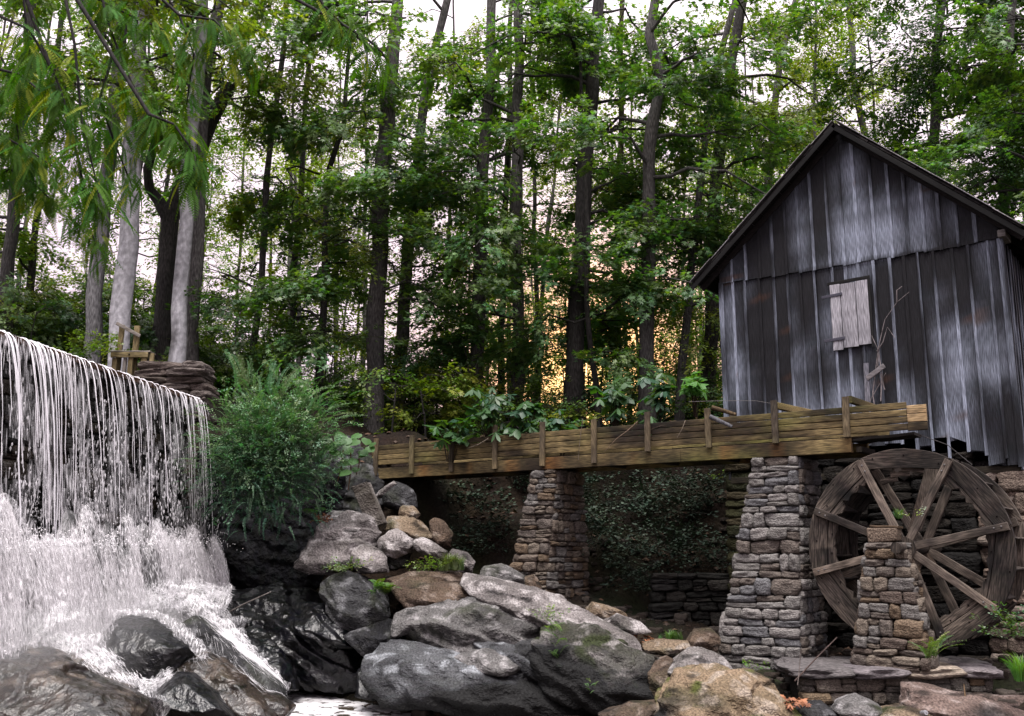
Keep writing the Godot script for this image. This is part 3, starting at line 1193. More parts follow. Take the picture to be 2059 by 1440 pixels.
func wheel_paint(p: Vector3, tone: float) -> Color:
	# the grain runs round the rim and along the spokes
	var q := Vector3(Vector2(p.x, p.y).length() * 40.0, atan2(p.y, p.x) * 5.0, p.z * 9.0)
	var n := nz.get_noise_3dv(q * 1.2) + 0.5 * nf.get_noise_3dv(q * Vector3(1.0, 0.5, 1.0))
	var col := mixc(Color(0.035, 0.029, 0.026), Color(0.27, 0.22, 0.18), 0.45 + n * 0.9 + tone)
	col = mixc(col, Color(0.26, 0.17, 0.11), nz.get_noise_3dv(p * 9.0 + Vector3(9, 90, 0)) * 1.4 - 0.25)
	col = mixc(col, Color(0.014, 0.012, 0.012), nz.get_noise_3dv(p * 13.0 + Vector3(0, 0, 40)) * 1.5)
	return col


# a plank cut to the wheel's curve, between two angles; radii by angle
func arc_plank(a0: float, a1: float, inner: Callable, outer: Callable, z: float, th: float, tone: float) -> ArrayMesh:
	var g := Geo.new()
	var rings: Array = []
	var cols: Array = []
	var b := 0.008
	var mid := (a0 + a1) * 0.5                # laid down so that its grain runs along y
	for k in 15:
		var a := lerpf(a0, a1, k / 14.0)
		var d := Vector3(cos(a), sin(a), 0)
		var r0: float = inner.call(a)
		var r1: float = maxf(outer.call(a), r0 + 0.02)
		var ring := PackedVector3Array()
		var cc := PackedColorArray()
		for q in [Vector2(r0 + b, -th), Vector2(r1 - b, -th), Vector2(r1, -th + b), Vector2(r1, th - b), Vector2(r1 - b, th), Vector2(r0 + b, th), Vector2(r0, th - b), Vector2(r0, -th + b)]:
			var p: Vector3 = d * q.x + Vector3(0, 0, z + q.y)
			ring.append(p.rotated(Vector3.BACK, -mid))
			cc.append(wheel_paint(p, tone))
		ring.reverse()
		cc.reverse()
		rings.append(ring)
		cols.append(cc)
	loft(g, rings, cols)
	return g.commit()


func build_wheel() -> void:
	var o := thing("water_wheel", "broken old timber water wheel with eight spokes below the flume spout", "water wheel", mill_at(0.86, 2.05, 0.1), TURN)
	var spokes := [12.0, 61.0, 114.0, 156.5, 195.0, 241.0, 288.0, 323.5]
	for ring in 2:
		var z := 0.0 if ring == 0 else -1.12
		for k in 8:
			var a0 := deg_to_rad(spokes[k] + (0.0 if ring == 0 else 4.0))
			var a1 := deg_to_rad(spokes[(k + 1) % 8] + (360.0 if k == 7 else 0.0) + (0.0 if ring == 0 else 4.0))
			var mid := (a0 + a1) * 0.5
			var bite: float = [0.12, 0.24, 0.10, 0.03, 0.07, 0.05, 0.04, 0.11][k]
			var sd := k * 17.0 + ring * 5.0
			var seam := func(a: float) -> float: return 1.20 / cos((a - mid) * 0.9)
			var rag := func(a: float) -> float: return minf(1.06 + absf(nf.get_noise_2d(a * 60.0, sd)) * bite * 1.6 + (absf(nz.get_noise_2d(a * 160.0, sd)) * bite), 1.19)
			var tone := rr(-0.22, 0.22)
			put("rim_plank", arc_plank(a0 + 0.012, a1 - 0.012, func(a: float) -> float: return seam.call(a) + 0.004, func(a: float) -> float: return 1.50 + nf.get_noise_2d(a * 20.0, sd) * 0.008, z, 0.035, tone), M.stone_wood, o).rotation.z = mid
			if not (ring == 0 and k == 1):
				put("rim_plank", arc_plank(a0 + 0.012, a1 - 0.012, rag, func(a: float) -> float: return seam.call(a) - 0.004, z - 0.006, 0.032, tone + rr(-0.1, 0.1)), M.stone_wood, o).rotation.z = mid
			else:
				# rotted away: only splinters hang on at the top
				for e in 3:
					put("splinter", arc_plank(lerpf(a0, a1, 0.25 + e * 0.2), lerpf(a0, a1, 0.55 + e * 0.18), func(_a: float) -> float: return 1.16 - e * 0.07, func(a: float) -> float: return 1.23 - e * 0.06 + nf.get_noise_2d(a * 90.0, 3.0) * 0.02, z - 0.04 - e * 0.06, 0.012, 0.1), M.stone_wood, o).rotation.z = (lerpf(a0, a1, 0.25 + e * 0.2) + lerpf(a0, a1, 0.55 + e * 0.18)) * 0.5
			# nail heads
			for e in 5:
				if ring == 0:
					var bolt := Geo.new()
					var a := lerpf(a0, a1, (e + 0.5) / 5.0 + rr(-0.05, 0.05))
					var r := rr(1.3, 1.44) if e % 2 == 0 else rr(1.12, 1.18)
					block(bolt, Transform3D(Basis(), Vector3(cos(a) * r, sin(a) * r, 0.038)), Vector3(0.022, 0.022, 0.012), 0.004, Color(0.012, 0.010, 0.010))
					put("nail_head", bolt.commit(), M.iron, o)
	for ring in 2:
		for k in 8:
			var sp := Node3D.new()
			sp.name = "spoke"
			var b := Geo.new()
			var tone := rr(0.0, 0.3)
			board(b, Vector3(0.09, 0, 0), Vector3(1.47 if ring == 0 else 1.44, 0, 0), Vector3.UP, 0.115 if ring == 0 else 0.13, Vector3.BACK, 0.075, 16, func(p: Vector3) -> Color: return wheel_paint(p + Vector3(k * 3.0, 0, 0), tone), 0.003)
			sp.rotation.z = deg_to_rad(spokes[k] + (0.0 if ring == 0 else 4.0))
			sp.position.z = 0.075 if ring == 0 else -1.04
			o.add_child(sp, true)
			put("spoke_beam", b.commit(), M.wood, sp)
			if ring == 0:
				for e in 2:
					var bolt := Geo.new()
					block(bolt, Transform3D(Basis(), Vector3(1.28 + e * 0.1, rr(-0.02, 0.02), 0.042)), Vector3(0.024, 0.024, 0.014), 0.004, Color(0.30, 0.29, 0.28))
					put("bolt", bolt.commit(), M.iron, sp)
	# one wide spare plank still leans inside
	var lean := Geo.new()
	board(lean, Vector3(0.02, 0.25, -0.45), Vector3(0.36, 1.22, -0.45), Vector3.RIGHT, 0.21, Vector3.BACK, 0.05, 10, func(p: Vector3) -> Color: return wheel_paint(p, 0.1), 0.003, 0.05)
	put("loose_plank", lean.commit(), M.post, o)
	# floats across the wheel
	for k in 20:
		if k in [3, 4, 6, 9]:
			continue
		var a := TAU * k / 20.0 + 0.1
		var d := Vector3(cos(a), sin(a), 0)
		var e := Vector3(-sin(a), cos(a), 0)
		var b := Geo.new()
		board(b, d * 1.31 + Vector3(0, 0, -0.045), d * 1.31 + Vector3(0, 0, -1.075), d, 0.30, e, 0.03, 6, func(p: Vector3) -> Color: return wheel_paint(p, -0.1), 0.004)
		put("float_board", b.commit(), M.stone_wood, o)
	var sh := Geo.new()
	var path: Array = []
	var rad: Array = []
	for k in 8:
		path.append(Vector3(0, 0, 0.62 - k * 0.36))
		rad.append(0.085)
	tube(sh, path, rad, 8, func(p: Vector3) -> Color: return wheel_paint(p, -0.2))
	put("axle", sh.commit(), M.stone_wood, o)
	for z in [0.05, -1.1]:
		var hub := Geo.new()
		tube(hub, [Vector3(0, 0, z + 0.09), Vector3(0, 0, z - 0.09)], [0.17, 0.17], 8, func(p: Vector3) -> Color: return wheel_paint(p, -0.1))
		put("hub", hub.commit(), M.stone_wood, o)


# ---- the platform in front of the wheel

func build_platform() -> void:
	var o := thing("stone_terrace", "low stone terrace with a cracked flat slab top before the water wheel", "terrace", mill_at(0.9, -0.6, 0.9), TURN)
	# seen nearly square on: the terrace runs across the view
	var g := Geo.new()
	var face := sub("terrace_wall", o)
	face.rotation.y = -TURN
	var l := at(1605, 1345, 14.85)
	var r := at(2010, 1352, 14.75)
	var base := o.transform.affine_inverse() * Vector3(l.x, -0.9, l.z)
	face.position = base
	var wide := r.x - l.x
	block(g, Transform3D(Basis(), Vector3(wide * 0.5, 0.5, -1.0)), Vector3(wide - 0.2, 1.0, 1.7), 0.02, Color(0.03, 0.027, 0.023))
	put("terrace_core", g.commit(), M.stone, face)
	stone_face(face, Vector3.ZERO, Vector3.RIGHT, Vector3.BACK, 0.0, wide, 0.05, wide - 0.05, 1.12, 0.05, 0.17, 0.27, [Color(0.34, 0.29, 0.24), Color(0.38, 0.28, 0.18), Color(0.26, 0.23, 0.20), Color(0.32, 0.30, 0.26)])
	# slabs on top
	var slabs := sub("slab_top", o)
	slabs.rotation.y = -TURN
	slabs.position = base + Vector3(0, 1.15, 0)
	var x := -0.08
	var n := 0
	while x < wide:
		var w := rr(0.7, 1.1)
		if x + w > wide - 0.3:
			w = wide + 0.1 - x
		var pale := n == 2
		var s := lay_stone(slabs, Vector3(x + w * 0.5, 0.03, -0.38 + rr(-0.05, 0.05)), Vector3(w * 1.05, 0.14, 1.0), rr(-0.04, 0.04), [Color(0.62, 0.52, 0.42)] if pale else [Color(0.27, 0.24, 0.25), Color(0.22, 0.20, 0.20), Color(0.34, 0.30, 0.31)])
		s.name = "slab"
		s = lay_stone(slabs, Vector3(x + w * 0.5 + 0.2, 0.035, -1.25 + rr(-0.05, 0.05)), Vector3(w * 1.08, 0.13, 0.95), rr(-0.05, 0.05), [Color(0.21, 0.19, 0.19), Color(0.26, 0.23, 0.22)])
		s.name = "slab"
		x += w
		n += 1
	# ragged footing of the gray pier, in loose courses
	var f := thing("pier_footing", "ragged dark stone footing below the tall gray pier", "footing", mill_at(-1.5, -1.0, 0.55), TURN)
	stone_face(f, Vector3(-0.95, 0.0, 0.0), Vector3.RIGHT, Vector3.BACK, 0.0, 1.9, 0.1, 1.7, 1.12, 0.25, 0.15, 0.3, [stone_tones[2], Color(0.14, 0.12, 0.10), stone_tones[0], Color(0.18, 0.16, 0.13)], 0.4)
	g = Geo.new()
	block(g, Transform3D(Basis(), Vector3(0, 0.5, -0.75)), Vector3(1.7, 1.0, 0.9), 0.02, Color(0.03, 0.027, 0.023))
	put("footing_core", g.commit(), M.stone, f)


# ---- the rocks of the stream bed

func build_rocks() -> void:
	# the heap below the flume's start
	rock("big pale cracked boulder with a sloping flat face, left of the rock heap", [[585, 1132], [600, 1100], [640, 1062], [700, 1032], [742, 1030], [762, 1068], [735, 1128], [690, 1148], [620, 1152]], 19.3, 18.5, 0.25, 0.9, "pale", true)
	rock("pale broken corner block below the big cracked boulder", [[700, 1110], [745, 1092], [772, 1120], [778, 1150], [720, 1152]], 18.8, 18.4, 0.15, 0.6, "pale")
	rock("pale smooth boulder with a dark underside in the heap", [[755, 1092], [770, 1070], [800, 1066], [830, 1085], [828, 1108], [795, 1122], [762, 1112]], 19.2, 18.9, 0.2, 0.6, "pale")
	rock("dark shaded block under the smooth pale boulder", [[765, 1105], [825, 1105], [815, 1140], [780, 1145]], 19.3, 19.1, 0.1, 0.6, "dark")
	rock("pale tilted slab at the right of the heap", [[826, 1088], [850, 1080], [905, 1112], [900, 1125], [870, 1122], [840, 1108]], 19.1, 18.8, 0.15, 0.5, "pale")
	rock("tan lichened boulder at the top of the heap", [[772, 1050], [788, 1036], [830, 1040], [862, 1058], [868, 1082], [835, 1085], [800, 1072], [775, 1066]], 19.8, 19.4, 0.2, 0.6, "tan")
	rock("small orange brown block perched on the heap", [[800, 1032], [808, 1015], [832, 1018], [845, 1034], [838, 1044], [802, 1042]], 20.0, 19.9, 0.1, 0.35, "tan")
	rock("upright brown boulder right of the tan boulder", [[862, 1050], [872, 1040], [895, 1050], [910, 1072], [905, 1102], [880, 1104], [866, 1085]], 19.9, 19.6, 0.15, 0.5, "brown")
	rock("low pale rock half hidden behind the grass tuft", [[895, 1120], [912, 1106], [940, 1112], [955, 1130], [948, 1150], [900, 1150]], 18.9, 18.7, 0.12, 0.5, "pale")
	rock("small pale stone behind the big cracked boulder", [[642, 1042], [660, 1028], [690, 1027], [694, 1042], [668, 1054]], 19.9, 19.7, 0.12, 0.4, "gray")
	rock("tan rock face under the flume's left end", [[770, 990], [800, 968], [830, 985], [838, 1020], [800, 1025], [770, 1015]], 20.9, 20.7, 0.2, 0.8, "dark")
	var lg := Geo.new()
	var p0 := at(760, 1058, 19.5)
	var p1 := at(726, 974, 19.7)
	board(lg, Vector3.ZERO, p1 - p0, Vector3(0.93, 0.3, 0.2).normalized(), 0.33, Vector3(-0.2, 0, 1).normalized(), 0.22, 14, func(p: Vector3) -> Color: return mixc(Color(0.10, 0.085, 0.07), Color(0.42, 0.38, 0.35), 0.5 + nf.get_noise_3dv(p * Vector3(9, 3, 9)) * 1.3), 0.012, 0.08)
	var lo := put("leaning_stone", lg.commit(), M.rock)
	lo.position = p0
	tag(lo, "pale upright slab of stone leaning left behind the big cracked boulder", "rock")
	# below the heap
	rock("dark rounded boulder below the big cracked boulder", [[640, 1195], [660, 1160], [695, 1150], [740, 1165], [775, 1195], [780, 1240], [730, 1275], [680, 1262]], 18.2, 17.5, 0.25, 0.8, "dark", true)
	rock("brown gray ledge with ferns between the dark boulder and the long pale slab", [[770, 1178], [820, 1158], [900, 1165], [960, 1190], [950, 1225], [880, 1225], [800, 1215]], 18.0, 17.4, 0.2, 0.9, "brown", true)
	rock("low brown ledge under the grass tuft", [[770, 1165], [830, 1150], [930, 1152], [940, 1175], [850, 1182]], 18.5, 18.2, 0.1, 0.8, "brown")
	rock("black wet boulder at the edge of the pool", [[515, 1290], [545, 1235], [600, 1205], [650, 1215], [700, 1250], [735, 1295], [728, 1390], [560, 1392], [520, 1360]], 18.6, 17.8, 0.3, 1.0, "wet", true)
	rock("glistening wet crest on top of the black boulder", [[575, 1262], [610, 1222], [650, 1215], [700, 1255], [728, 1300], [690, 1305], [620, 1285]], 18.2, 17.5, 0.2, 0.5, "wet", true, "rock", 1.5)
	rock("blue black wet ledge between the waterfall and the black boulder", [[420, 1210], [470, 1188], [560, 1180], [650, 1190], [660, 1240], [560, 1290], [470, 1300], [430, 1260]], 19.2, 18.4, 0.25, 0.9, "wet", true)
	rock("wet black step beside the white chute", [[450, 1270], [520, 1262], [580, 1330], [600, 1395], [540, 1390], [480, 1330]], 18.2, 17.2, 0.2, 0.8, "wet", true)
	rock("long pale smooth slab sloping down from the middle pier", [[915, 1165], [930, 1148], [975, 1158], [1090, 1188], [1200, 1240], [1290, 1290], [1340, 1350], [1260, 1330], [1120, 1255], [1000, 1210], [935, 1195]], 17.7, 15.9, 0.2, 0.9, "pale", true, "rock", 0.8)
	rock("brown gray domed rock in the middle of the rocks", [[780, 1262], [850, 1222], [940, 1208], [1040, 1228], [1110, 1262], [1120, 1310], [980, 1330], [850, 1305]], 17.2, 16.5, 0.3, 0.9, "gray", true)
	rock("large dark mossy boulder with a rounded belly below the long pale slab", [[1080, 1290], [1130, 1245], [1230, 1262], [1310, 1305], [1358, 1355], [1350, 1430], [1200, 1440], [1110, 1400], [1070, 1340]], 16.3, 15.4, 0.35, 1.0, "moss_dark", true)
	rock("dark hollow rock between the dome and the mossy boulder", [[1000, 1300], [1080, 1285], [1150, 1320], [1140, 1390], [1040, 1370]], 16.4, 16.0, 0.15, 0.7, "dark", true)
	rock("front slab with a pale blue gray upper edge above the pool", [[735, 1300], [760, 1285], [840, 1292], [960, 1330], [1060, 1358], [1150, 1398], [1212, 1432], [1100, 1452], [880, 1432], [760, 1412], [728, 1370]], 16.7, 15.6, 0.35, 1.0, "slate", true, "rock", 1.2)
	rock("long dark slab running down to the right below the dome", [[930, 1296], [1010, 1290], [1120, 1335], [1210, 1385], [1240, 1420], [1160, 1405], [1040, 1350]], 16.5, 15.6, 0.15, 0.8, "slate", true)
	rock("angular pale slab leaning on the dome's left shoulder", [[770, 1250], [800, 1228], [880, 1216], [960, 1210], [930, 1240], [840, 1268], [780, 1280]], 17.4, 16.9, 0.12, 0.7, "gray", true)
	rock("black wedge of rock between the front slab and the dark rounded boulder", [[690, 1280], [760, 1240], [820, 1262], [800, 1310], [730, 1320]], 17.6, 17.1, 0.15, 0.9, "dark", true)
	rock("small pale ledge wedged on top of the front slab", [[905, 1322], [960, 1302], [1010, 1320], [1060, 1350], [1010, 1362], [940, 1345]], 16.3, 15.7, 0.15, 0.5, "gray")
	rock("wet tongue of rock at the foot of the black boulder", [[712, 1400], [722, 1345], [745, 1320], [770, 1360], [760, 1412]], 16.9, 16.4, 0.1, 0.5, "wet")
	rock("purple gray square block left of the middle pier's foot", [[962, 1160], [972, 1136], [1010, 1132], [1062, 1160], [1058, 1182], [1010, 1184], [975, 1178]], 18.2, 17.9, 0.15, 0.6, "gray")
	rock("brown foot rock against the middle pier", [[1040, 1165], [1075, 1155], [1095, 1190], [1060, 1198], [1035, 1190]], 18.3, 18.1, 0.1, 0.5, "brown")
	rock("small orange block right of the middle pier's foot", [[1176, 1222], [1190, 1210], [1235, 1222], [1272, 1240], [1230, 1246], [1190, 1240]], 17.6, 17.4, 0.1, 0.4, "tan")
	rock("flat pinkish slab near the edge of the long pale slab", [[1215, 1246], [1240, 1234], [1290, 1250], [1312, 1272], [1270, 1278], [1225, 1266]], 17.1, 16.8, 0.1, 0.5, "pale")
	rock("low tan rocks beside the mossy path under the flume", [[1290, 1292], [1330, 1284], [1400, 1292], [1420, 1308], [1340, 1316], [1295, 1308]], 16.7, 16.4, 0.1, 0.5, "tan")
	rock("brown boulder left of the gray pier's foot", [[1386, 1290], [1400, 1266], [1436, 1264], [1456, 1288], [1450, 1318], [1400, 1318]], 16.6, 16.3, 0.15, 0.5, "brown")
	rock("tan gray boulder behind the mossy orange boulder", [[1346, 1352], [1370, 1312], [1410, 1304], [1452, 1322], [1482, 1352], [1440, 1378], [1370, 1380]], 15.6, 15.1, 0.2, 0.6, "pale")
	rock("dark wedge of rock between the mossy belly and the tan boulders", [[1300, 1340], [1345, 1318], [1375, 1345], [1360, 1400], [1310, 1400]], 15.7, 15.3, 0.15, 0.5, "brown")
	rock("large orange and green mossy boulder at the bottom right of the rocks", [[1322, 1445], [1340, 1392], [1372, 1352], [1440, 1344], [1510, 1352], [1560, 1388], [1612, 1450], [1560, 1510], [1350, 1510]], 14.6, 13.6, 0.35, 1.0, "moss", true)
	rock("low flat brown rock at the waterline under the mossy belly", [[1200, 1440], [1260, 1416], [1330, 1412], [1345, 1445], [1280, 1468]], 14.9, 14.4, 0.1, 0.6, "brown")
	rock("dark gray rock in front of the terrace wall", [[1684, 1440], [1692, 1412], [1730, 1398], [1772, 1416], [1795, 1440], [1740, 1462]], 14.2, 13.8, 0.15, 0.5, "gray")
	rock("tan rock cut by the picture's lower edge beside the drink can", [[1765, 1450], [1790, 1424], [1850, 1418], [1900, 1436], [1890, 1475], [1800, 1480]], 13.9, 13.5, 0.15, 0.6, "tan")
	rock("long pinkish brown rock like a fallen log at the right edge", [[1800, 1392], [1815, 1372], [1880, 1378], [1960, 1405], [2090, 1440], [2110, 1490], [1990, 1480], [1900, 1440], [1820, 1425]], 14.2, 13.3, 0.2, 0.6, "pinkish", true, "rock", 0.7)
	rock("second pinkish brown rock behind the long one at the right edge", [[1940, 1405], [1985, 1398], [2060, 1402], [2120, 1420], [2110, 1450], [2010, 1432]], 14.4, 14.1, 0.12, 0.5, "pinkish")
	rock("mossy stone at the bottom between the orange boulder and the terrace", [[1588, 1440], [1612, 1418], [1660, 1412], [1690, 1440], [1640, 1470]], 14.3, 13.9, 0.12, 0.5, "dark")
	# at the foot of the falls
	keep = true
	keep = false
	rock("broad dark rock slope under the running water at the lower left", [[-160, 1300], [-60, 1278], [40, 1280], [120, 1325], [190, 1385], [262, 1460], [230, 1560], [-100, 1560], [-180, 1400]], 13.4, 11.4, 0.35, 1.4, "wetbrown", true, "rock", 0.9)
	keep = false
	rock("smooth black boulder with water sliding round it at the foot of the falls", [[162, 1290], [185, 1252], [240, 1232], [300, 1240], [350, 1272], [388, 1312], [350, 1350], [300, 1372], [235, 1372], [190, 1340]], 15.6, 14.7, 0.4, 0.9, "wet", true, "rock", 0.3)
	rock("black pointed rock by the foam at the bottom", [[275, 1402], [330, 1362], [372, 1348], [420, 1385], [470, 1445], [400, 1470], [300, 1440]], 14.5, 13.9, 0.25, 0.7, "wet", true, "rock", 0.5)
	keep = true
	rock("wet brown slanting slab above the black pointed rock", [[340, 1350], [395, 1305], [450, 1335], [510, 1390], [560, 1438], [500, 1470], [430, 1420]], 15.2, 14.2, 0.15, 0.6, "wetbrown", true)
	rock("gray wet slab under the white chute", [[330, 1262], [400, 1240], [450, 1290], [520, 1350], [570, 1400], [500, 1400], [400, 1330]], 16.2, 15.2, 0.15, 0.7, "dark", true, "rock", 0.7)
	rock("low wet rock at the right end of the chute's foam", [[470, 1420], [510, 1392], [560, 1402], [590, 1425], [560, 1455], [500, 1455]], 14.9, 14.5, 0.1, 0.5, "wetbrown")
	keep = false
	# the dark bank below the bush
	rock("black wet cliff below the bush beside the dam", [[395, 860], [480, 850], [600, 880], [690, 960], [680, 1100], [620, 1190], [430, 1215], [400, 1050]], 21.0, 20.2, 0.1, 1.6, "wet", true, "cliff", 1.1)
	rock("dark earthy cliff where the flume leaves the bank", [[620, 900], [700, 880], [760, 915], [775, 1000], [740, 1060], [660, 1080], [620, 1000]], 22.2, 21.3, 0.2, 1.6, "dark", true, "cliff")
	rock("pale ledge in the dark under the flume's left end", [[750, 1000], [762, 985], [792, 966], [796, 974], [772, 1000]], 20.8, 20.7, 0.05, 0.5, "pale")
	# far slope on the left
	rock("flat orange rock in the undergrowth behind the dam", [[88, 602], [110, 594], [145, 598], [142, 610], [100, 612]], 29.5, 29.4, 0.2, 0.8, "tan")
	rock("second flat orange rock just below the first behind the dam", [[112, 618], [135, 612], [140, 624], [120, 630]], 29.3, 29.2, 0.2, 0.8, "tan")


# ---- the water

func dam_s(px: float) -> float:
	# metres from the dam's right end towards the camera at which the lip is seen at px
	var far := at(px, 735.0 + (px - 195.0) * 0.334, 10.0) - EYE
	var s := (DAM_R.x * far.z - DAM_R.z * far.x) / (DAM_DIR.x * far.z - DAM_DIR.z * far.x)
	return s


func streak_mesh() -> ArrayMesh:
	var g := Geo.new()
	var w := Color.WHITE
	var a := g.add(Vector3(0, 0.5, 0), w)
	var b := g.add(Vector3(0, -0.5, 0), w)
	for k in 5:
		g.add(Vector3(cos(TAU * k / 5), -0.12, sin(TAU * k / 5)), w)
	for k in 5:
		var p := 2 + k
		var q := 2 + (k + 1) % 5
		g.tri_out(a, p, q, g.v[p] + g.v[q])
		g.tri_out(b, p, q, g.v[p] + g.v[q])
	return g.commit()


func streak_at(p: Vector3, dir: Vector3, long: float, wide: float) -> Transform3D:
	var y := dir.normalized()
	var x := y.cross(Vector3(0.3, 0.1, 1.0) if absf(y.z) < 0.85 else Vector3(1.0, 0.1, 0.2)).normalized()
	var z := x.cross(y)
	return Transform3D(Basis(x * wide, y * long, z * wide), p)


func gauss() -> float:
	return (rng.randf() + rng.randf() + rng.randf() - 1.5) / 1.5


func build_water() -> void:
	# the still pond behind the dam
	var pg := Geo.new()
	var pa := [dam_at(9.5, LIP - 0.01, -0.32), dam_at(0.0, LIP - 0.01, -0.32), dam_at(-0.5, LIP - 0.01, -3.5), Vector3(-12.5, LIP - 0.01, -20), Vector3(-13, LIP - 0.01, -9)]
	for p in pa:
		pg.add(p, Color.WHITE)
	for k in range(1, 4):
		pg.tri_out(0, k, k + 1, Vector3.UP)
	var pond := put("mill_pond", pg.commit(), M.pool)
	tag(pond, "still water held behind the dam", "", "", "structure")
	# the pool below
	var g := Geo.new()
	var nx := 90
	var nzz := 80
	for a in nzz + 1:
		for b in nx + 1:
			var x := lerpf(-9.0, 9.0, float(b) / nx)
			var z := lerpf(-18.6, -4.0, float(a) / nzz)
			g.add(Vector3(x, POOL + nf.get_noise_2d(x * 6.0, z * 6.0) * 0.02, z), Color.WHITE)
	for a in nzz:
		for b in nx:
			var q := a * (nx + 1) + b
			g.tri_out(q, q + 1, q + nx + 2, Vector3.UP)
			g.tri_out(q, q + nx + 2, q + nx + 1, Vector3.UP)
	var pool := put("stream_pool", g.commit(), M.pool)
	tag(pool, "brown stream pool below the falls", "", "", "structure")
	# foam afloat on it: many flat flecks, close together where the falls come in
	var fall := thing("waterfall", "white water falling in strands over the dam and breaking on the rocks below", "waterfall", DAM_R)
	var base := fall.position
	var bub := Geo.new()
	for d in dirs_low:
		bub.add(Vector3(d.x, d.y * 0.35, d.z) * (1.0 + nf.get_noise_3dv(d * 5.0) * 0.25), Color.WHITE)
	for t in range(0, tris_low.size(), 3):
		bub.tri(tris_low[t], tris_low[t + 1], tris_low[t + 2])
	var bm := bub.commit()
	var xs: Array = []
	var cs := PackedColorArray()
	for k in 9000:
		var px := rr(120, 1010)
		var py := rr(1383, 1470)
		var p := at(px, py, 15.0)
		var ray := (p - EYE)
		p = EYE + ray * ((POOL - EYE.y) / ray.y)
		var far := clampf((px - 620.0) / 360.0, 0.0, 1.0)
		var dens := 1.05 - far * 0.55 + nf.get_noise_2d(p.x * 4.0, p.z * 9.0) * 1.1
		if py > 1402 and px > 560:
			dens -= 0.5 * clampf((py - 1402.0) / 30.0, 0.0, 1.0) * clampf(1.2 - absf(px - 680.0) / 140.0, 0.0, 1.0)
		if rng.randf() > dens:
			continue
		var s := rr(0.02, 0.07)
		xs.append(Transform3D(Basis(Vector3.UP, rr(0, TAU)) * Basis.from_scale(Vector3(s * rr(1.0, 2.4), s * rr(0.3, 0.8), s)), p - base))
		cs.append(Color.WHITE * rr(0.75, 0.95))
	scatter("floating_foam", bm, M.foam, xs, cs, fall)
	# strands over the lip
	var st := Geo.new()
	var faint := Geo.new()
	for k in 110:
		var px := 0.0
		var thin := k > 34
		px = rr(-190, 398)
		var s := dam_s(px) + rr(-0.05, 0.05)
		var dens := 0.55 + nz.get_noise_2d(s * 26.0, 4.0) * 1.3
		if px > 330:
			dens += 0.35
		if not thin and rng.randf() > dens:
			continue
		var v := rr(0.35, 0.75)
		var y_end := 2.15 if rng.randf() < 0.55 else rr(2.3, 3.7)
		if thin:
			y_end = rr(3.3, 4.85) if rng.randf() < 0.62 else rr(2.1, 3.4)
		var r := rr(0.004, 0.013) if not thin else rr(0.003, 0.007)
		if rng.randf() < 0.12 and not thin:
			r *= 1.6
		var path: Array = []
		var rad: Array = []
		var sd := rr(0, 500)
		var steps := 13 if y_end < 3.5 else 8
		path.append(dam_at(s, LIP + 0.02, -0.12) - base)
		rad.append(r * 1.2)
		for q in steps:
			var f := float(q) / (steps - 1)
			var y := lerpf(LIP, y_end, f * (0.35 + 0.65 * f))
			var t := sqrt(maxf(0.0, 2.0 * (LIP - y) / 9.8))
			var out := 0.10 + v * t + 0.03
			var side := nf.get_noise_2d(sd, y * 5.0) * 0.035 * f + nz.get_noise_2d(sd, y * 6.0) * 0.07 * f
			path.append(dam_at(s + side, y, out) - base)
			rad.append(r * (1.0 - 0.45 * f) * (1.0 + nf.get_noise_2d(sd + 50.0, y * 14.0) * 0.8) * (1.0 if q < steps - 1 else 0.15) + 0.002)
		tube(faint if thin else st, path, rad, 5, flat(Color(0.93, 0.93, 0.95)))
	var so := put("water_strand", st.commit(), M.foam, fall)
	so.set_meta("kind", "stuff")
	so = put("thin_strand", faint.commit(), M.thin_foam, fall)
	so.set_meta("kind", "stuff")
	# the glassy fringe where the water bends over the lip
	xs = []
	cs = PackedColorArray()
	var sm := streak_mesh()
	for k in 700:
		var px := rr(-190, 396)
		var s := dam_s(px)
		var d := clampf(0.62 + nz.get_noise_2d(s * 22.0, 60.0) * 1.4, 0.08, 1.0)
		if px > 196 and px < 250:
			d *= 0.3
		if rng.randf() > d:
			continue
		var down := absf(gauss()) * 0.45
		var t := sqrt(2.0 * down / 9.8)
		var long := rr(0.08, 0.24)
		xs.append(streak_at(dam_at(s, LIP + 0.01 - down - long * 0.5, 0.14 + t * 0.6) - base, Vector3(0, -1, 0) + DAM_OUT * (0.2 / (1.0 + down * 6.0)), long, rr(0.002, 0.006)))
		cs.append(Color.WHITE * rr(0.8, 0.95))
	# thick torn clumps in some of the columns
	for k in 3800:
		var px := rr(-190, 404)
		var s := dam_s(px)
		var f := rr(0.1, 1.0)
		var y := lerpf(4.7, 2.1, f)
		var d := -0.55 + f * 0.75 + nz.get_noise_2d(s * 19.0 + 300.0, y * 2.2) * 2.2
		if rng.randf() > d:
			continue
		var t := sqrt(2.0 * (LIP - y) / 9.8)
		xs.append(streak_at(dam_at(s, y, 0.10 + t * rr(0.3, 0.7)) - base, Vector3(gauss() * 0.2, -1, gauss() * 0.2), rr(0.03, 0.10), rr(0.006, 0.016)))
		cs.append(Color.WHITE * rr(0.85, 0.97))
